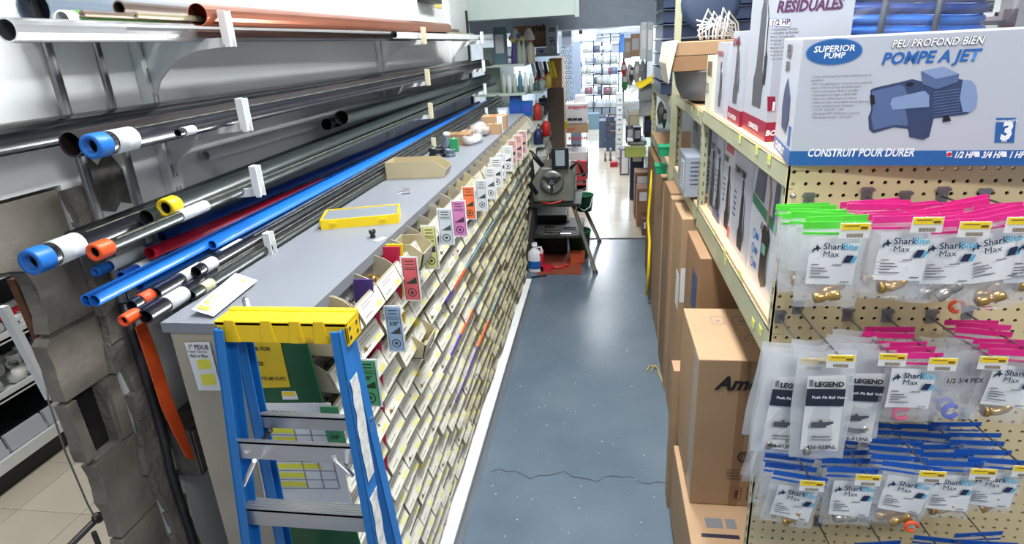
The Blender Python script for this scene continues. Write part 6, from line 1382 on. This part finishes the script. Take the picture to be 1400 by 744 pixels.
# header stuff in the far upper area
for k, (u0, u1, vb, vt, cc, lab) in enumerate([(818,824,58,50,(196,200,204),'grey box high on the far rack top, left'), (824,834,59,49,(222,224,228),'white box on the far rack top, middle'), (837,847,57,48,(206,210,214),'pale box on the far rack top, right'), (837,846,72,59,(190,198,208),'grey carton hanging over the far rack'), (847,853,72,46,(70,130,214),'bright blue upright pack above the far rack')]):
    t, q0, q1 = vbox('carton', lab, 'box', u0, u1, vb, vt, 12.0, .3, mat('farbox_%d' % k, cc, .5))
    b = MB(); b.box((q0.x, 11.999-.01, q1.z-.03), (q1.x, 11.999, q1.z-.02)); b.build('lid_line', greyink, t)
t, q0, q1 = vbox('top_shelf', 'long pale shelf over the far rack carrying boxes', 'shelf', 795, 856, 74.5, 72.5, 12.0, .3, white)

# ================================================================ RIGHT BACKGROUND (beyond the rack)
rg = thing('right_gondola', 'shelving with hanging tools and bags beyond the rack on the right', 'shelf', (.7, 6.5, 0))
b = MB(); b.box((.62, 5.6, 0), (.80, 9.0, 1.9)); b.build('spine', mat('grey_spine', (176,182,184), .5), rg)
for z, x0_ in ((.12, .45), (.55, .46), (1.0, .50)): b = MB(); b.box((x0_, 5.6, z-.02), (.62, 9.0, z)); b.build('shelf_board', sgreen, rg)
def rput(name, label, cat, u0, u1, vb, vt, y, m, d_=.2, kind='box', m2=None, group=None):
    p0, p1, p2 = P(u0, vb, y=y), P(u1, vb, y=y), P((u0+u1)/2, vt, y=y)
    return put(name, label, cat, ((p0.x+p1.x)/2, y, p0.z), abs(p1.x-p0.x), d_, p2.z-p0.z, m, kind=kind, m2=m2, group=group)
G = mat('grey_metal_cabinet', (150,154,158), .4)
t, q0, q1 = vbox('breaker_box', 'grey metal cabinet hanging beyond the rack, upper half', 'cabinet', 874, 892, 138.5, 115, 5.2, .15, G)
t, q0, q1 = vbox('breaker_box', 'grey metal cabinet hanging beyond the rack, lower half', 'cabinet', 875, 892, 158, 139.5, 5.2, .15, G)
rput('appliance_side', 'dark appliance side with round knobs under the grey cabinets', 'appliance', 881, 892, 188, 159, 5.25, blackpl, m2=navyk)
t, q0, q1 = vbox('bin_box', 'cream plastic bin hanging left of the grey cabinets', 'bin', 861, 874, 172, 154, 5.8, .2, mat('cream_bin', (206,198,160), .5)); b = MB(); b.box((q0.x-.01, 5.79, q1.z-.02), (q1.x+.01, 5.995, q1.z+.012)); b.build('rim', mat('cream_rim', (222,216,190), .5), t)
t, q0, q1 = vbox('rack_frame', 'white tilted frame holding the cream bin', 'frame', 853, 872, 147, 141, 6.0, .1, white)
b = MB(); b.tube([P(854, 142, y=6.0), P(856, 158, y=6.0), P(862, 176, y=6.0)], .014, 8); b.build('stay', white, t)
# yellow tubes sticking out over the aisle
for k, (a_, c_) in enumerate([((862, 126), (893, 106)), ((858, 120), (890, 110))]):
    y_ = 5.0+k*.15; A_, C_ = P(*a_, y=y_), P(*c_, y=y_); M_ = A_+(C_-A_)*.35; t = thing('pole', f'yellow and white pole slanting over the aisle from the right shelving, {"lower" if k == 0 else "upper"} one', 'pole', C_)
    b = MB(); b.cyl(M_, C_, .022, 10); b.build('yellow_sleeve', mat('yellow_sleeve', (244,214,40), .35), t); b = MB(); b.cyl(A_, M_, .014, 10); b.build('white_tip', white, t)
hb = [('red bag of fittings hanging at the left edge of the right shelving', 849, 857, 107, 84, 6.6, (206,50,76)), ('green edged bag hanging below the red one', 850, 859, 124, 100, 6.6, (60,160,90)), ('white bag hanging beside the red one', 856, 866, 118, 88, 6.4, (214,216,218)), ('dark bag hanging in the middle of the right shelving', 860, 868, 112, 92, 6.2, (70,78,92)),
      ('cream glove bag hanging toward the rack', 866, 876, 116, 84, 6.0, (206,196,176)), ('clear bag hanging right of the cream bag', 874, 884, 112, 82, 5.8, (200,206,206)), ('brown peach packet hanging above the bags', 862, 875, 78, 46, 6.4, (196,156,124)), ('pale sheet packet hanging above the red bag', 853, 863, 80, 52, 6.5, (190,178,164)),
      ('white stack of plastic trim hanging before the dark tubs', 875, 886, 82, 30, 5.4, (206,210,212)), ('grey ribbed trim hanging beside the white stack', 884, 892, 84, 30, 5.3, (176,184,188)), ('silver bag on the rack end post', 898, 908, 170, 140, 4.95, (176,178,176)), ('teal bag tucked low on the rack end', 905, 912, 176, 150, 4.9, (60,130,116)), ('yellow pack behind the grey cabinets', 889, 893, 166, 146, 5.1, (232,206,50))]
for lab, u0, u1, vb, vt, y, cc in hb: rput('hanging_bag', lab, 'bag', u0, u1, vb, vt, y, mat('hb_%d_%d' % (cc[0], cc[1]), cc, .4, var=.12, scale=12), d_=.08, kind='bag' if 'trim' not in lab and 'packet' not in lab else 'box', group='bags hanging on the right shelving')
rb = [('dark navy folded bin standing on the tile floor on the right', 862, 880, 234, 190, 7.0, (44,58,84)), ('brown carton sitting on the floor near the yellow cable', 868, 888, 262, 236, 6.2, (140,100,76)), ('second brown carton in front at the foot of the right shelving', 871, 890, 282, 258, 5.9, (150,108,82)), ('grey pipe bundle lying at shelf height on the right', 858, 884, 199, 193, 6.6, (150,152,156)), ('purple grey bags on the floor at the right', 848, 861, 212, 204, 8.4, (110,96,120)), ('dark bundle on a low right shelf', 856, 868, 196, 172, 7.4, (52,58,72)), ('blue black box behind the cream bin', 866, 876, 196, 174, 6.6, (48,62,84)), ('low brown carton by the blue floor edge at right', 878, 890, 318, 300, 5.6, (110,84,66))]
for lab, u0, u1, vb, vt, y, cc in rb:
    t = rput('carton', lab, 'box', u0, u1, vb, vt, y, mat('rb_%d_%d' % (cc[0], cc[1]), cc, .5, var=.08), d_=.25)
    z = t.location.z
    if z > .02 and 'shelf' not in lab and 'cream' not in lab:
        for c in t.children:
            me = c.data
            for v in me.vertices:
                if v.co.z < .02*0+.03: v.co.z -= z-.002
# ceiling mounted black speaker / yellow paper on wall high
t = thing('wall_note', 'yellow paper note high on the left wall near the soffit', 'paper', P(597, 4, x=WX)); b = MB(); a_, c_ = P(593, 10, x=WX), P(602, -6, x=WX); b.box((WX+.0005, a_.y, a_.z), (WX+.002, c_.y, c_.z)); b.build('sheet', mat('yellow_note', (226,206,120), .6), t)
t = thing('wall_speaker', 'small dark fixture on the left wall at the top edge of the frame', 'fixture', P(580, -2, x=WX)); b = MB(); a_, c_ = P(570, 2, x=WX), P(588, -20, x=WX); b.box((WX+.001, a_.y, a_.z), (WX+.06, c_.y, c_.z)); b.build('body', blackpl, t, bevel=.004)

# ================================================================ SIDE ROOM AT LEFT (through the broken wall)
XG = -2.6
sg = thing('side_gondola', 'shelving of white plastic fittings seen through the broken wall', 'shelf', (XG-.2, 2.2, 0))
b = MB(); b.box((XG-.5, .6, 0), (XG-.03, 5.2, .11)); b.build('kick_base', blackpl, sg)
b = MB(); b.box((XG-.5, .6, .11), (XG, 5.2, .13)); b.box((XG-.012, .6, .10), (XG+.004, 5.2, .155)); b.build('base_shelf', white, sg)
b = MB(); b.box((XG-.55, .6, .2), (XG-.5, 5.2, 1.9)); b.build('back_panel', mat('dark_back', (70,70,72), .8), sg)
for z in (.37, .62, .90, 1.2):
    b = MB(); b.box((XG-.5, .6, z-.012), (XG-.08, 5.2, z)); b.box((XG-.09, .6, z-.02), (XG-.08, 5.2, z+.025)); b.build('shelf_board', white, sg)
fit = mat('white_pvc_fitting', (216,216,214), .35); random.seed(41)
protos = []
def fm(k):
    b = MB(); r = .03
    if k == 0: b.tube([(-.03,0,.03), (0,0,.03), (.025,0,.045), (.03,0,.075)], r, 10); 
    elif k == 1: b.lathe([(r*.8,0),(r,0),(r,.03),(r*.9,.035),(r,.04),(r,.07),(r*.8,.07),(r*.8,0)], (-.035,0,.03), (1,0,0), 12)
    else: b.lathe([(r*.8,0),(r,0),(r,.08),(r*.8,.08),(r*.8,0)], (-.04,0,.03), (1,0,0), 12); b.lathe([(r*.8,0),(r,0),(r,.04),(r*.8,.04)], (0,0,.03), (0,0,1), 12)
    return b.mesh('fitting_body', fit)
FM = [fm(k) for k in range(3)]; cand = []
for zi, z in enumerate((.37, .62, .90, 1.2)):
    for i in range(26):
        for jx in range(3):
            cand.append((zi, i, jx, Vector((XG-.14-jx*.09+U(-.02,.02), 1.35+i*.085+U(-.02,.02), z+.002+(.04 if jx == 1 else 0)))))
for zi, i, jx, p in cand:
    if zi > 1 and jx > 0: continue
    d = p-CAM; dep = d.dot(FW)
    if dep < 0: continue
    u = 700+F*d.dot(RT)/dep; v = 372-F*d.dot(UP)/dep
    if not (-15 < u < 95 and 340 < v < 640): continue
    k = (i+jx+zi) % 3
    if zi == 1 and i % 3 == 0: continue
    o = bpy.data.objects.new('pipe_fitting', FM[k]); COL.objects.link(o); o.location = p; o.rotation_euler = (0, 0, U(0, 6))
    tag(o, f'white plastic {["elbow","coupling","tee"][k]} on the {["lowest","second","third","top"][zi]} side room shelf, {ORD[jx]} row back, {ORD[i] if i < 30 else "last"} along', 'fitting', 'white plastic fittings in the side room')
for k in range(4):
    q = Vector((XG-.16, 2.12+k*.16, .622)); t = thing('valve_pack', f'red handled valve pack on the second side room shelf, {ORD[k]} along', 'valve', q, 'red valve packs in the side room')
    b = MB(); b.cyl(q+Vector((0,-.04,.03)), q+Vector((0,.04,.03)), .025, 10); b.build('valve_body', cloudy, t); b = MB(); b.box(q+Vector((-.02,-.05,.06)), q+Vector((.02,.05,.08))); b.build('handle', bxred2, t)
# bins on the base shelf
for i in range(12):
    y = 1.5+i*.2; t = thing('shelf_bin', f'white fronted bin on the side room base shelf, {ORD[i]} from the near end', 'bin', (XG-.1, y, .132), 'white bins on the side room base shelf')
    b = MB(); b.box((XG-.45, y, .132), (XG-.10, y+.185, .20)); b.build('dark_content', blackpl, t); b = MB(); b.prism([(XG-.03, y, .158), (XG-.012, y, .158), (XG-.028, y, .235), (XG-.045, y, .235)], (0, .185, 0)); b.build('front', boxwhite, t)
b = MB(); p0 = P(3, 419, x=-1.22); p1 = P(70, 545, x=-1.22); b.obox((p0+p1)/2, (p1-p0)/2, (0, .007, 0), (.009, 0, 0)); t = b.build('white_post', white, o=p1); tag(t, 'white painted rail just outside the broken wall edge', 'rail')
t = thing('cord', 'thin cord hanging beside the broken wall down to the floor', 'cord', P(130, 706, x=-1.12)); b = MB(); b.tube([P(63, 520, x=-1.22), P(66, 548, x=-1.15), P(90, 620, x=-1.15), P(120, 690, x=-1.14), P(131, 710, x=-1.14)], .0022, 6); b.build('cord', mat('grey_cord', (120,118,110), .6), t)
t = thing('tripod_arm', 'black metal arm with knuckle poking in at the bottom left', 'arm', P(115, 725, x=-1.25)); A_, C_ = P(92, 750, x=-1.25), P(134, 708, x=-1.2); b = MB(); b.cyl(A_, C_, .008, 10); b.build('tube', blackpl, t); b = MB(); b.ball(C_, .014, .014, .014); b.cyl(P(128, 728, x=-1.2), P(136, 748, x=-1.2), .006, 8); b.build('knuckle', blackpl, t)
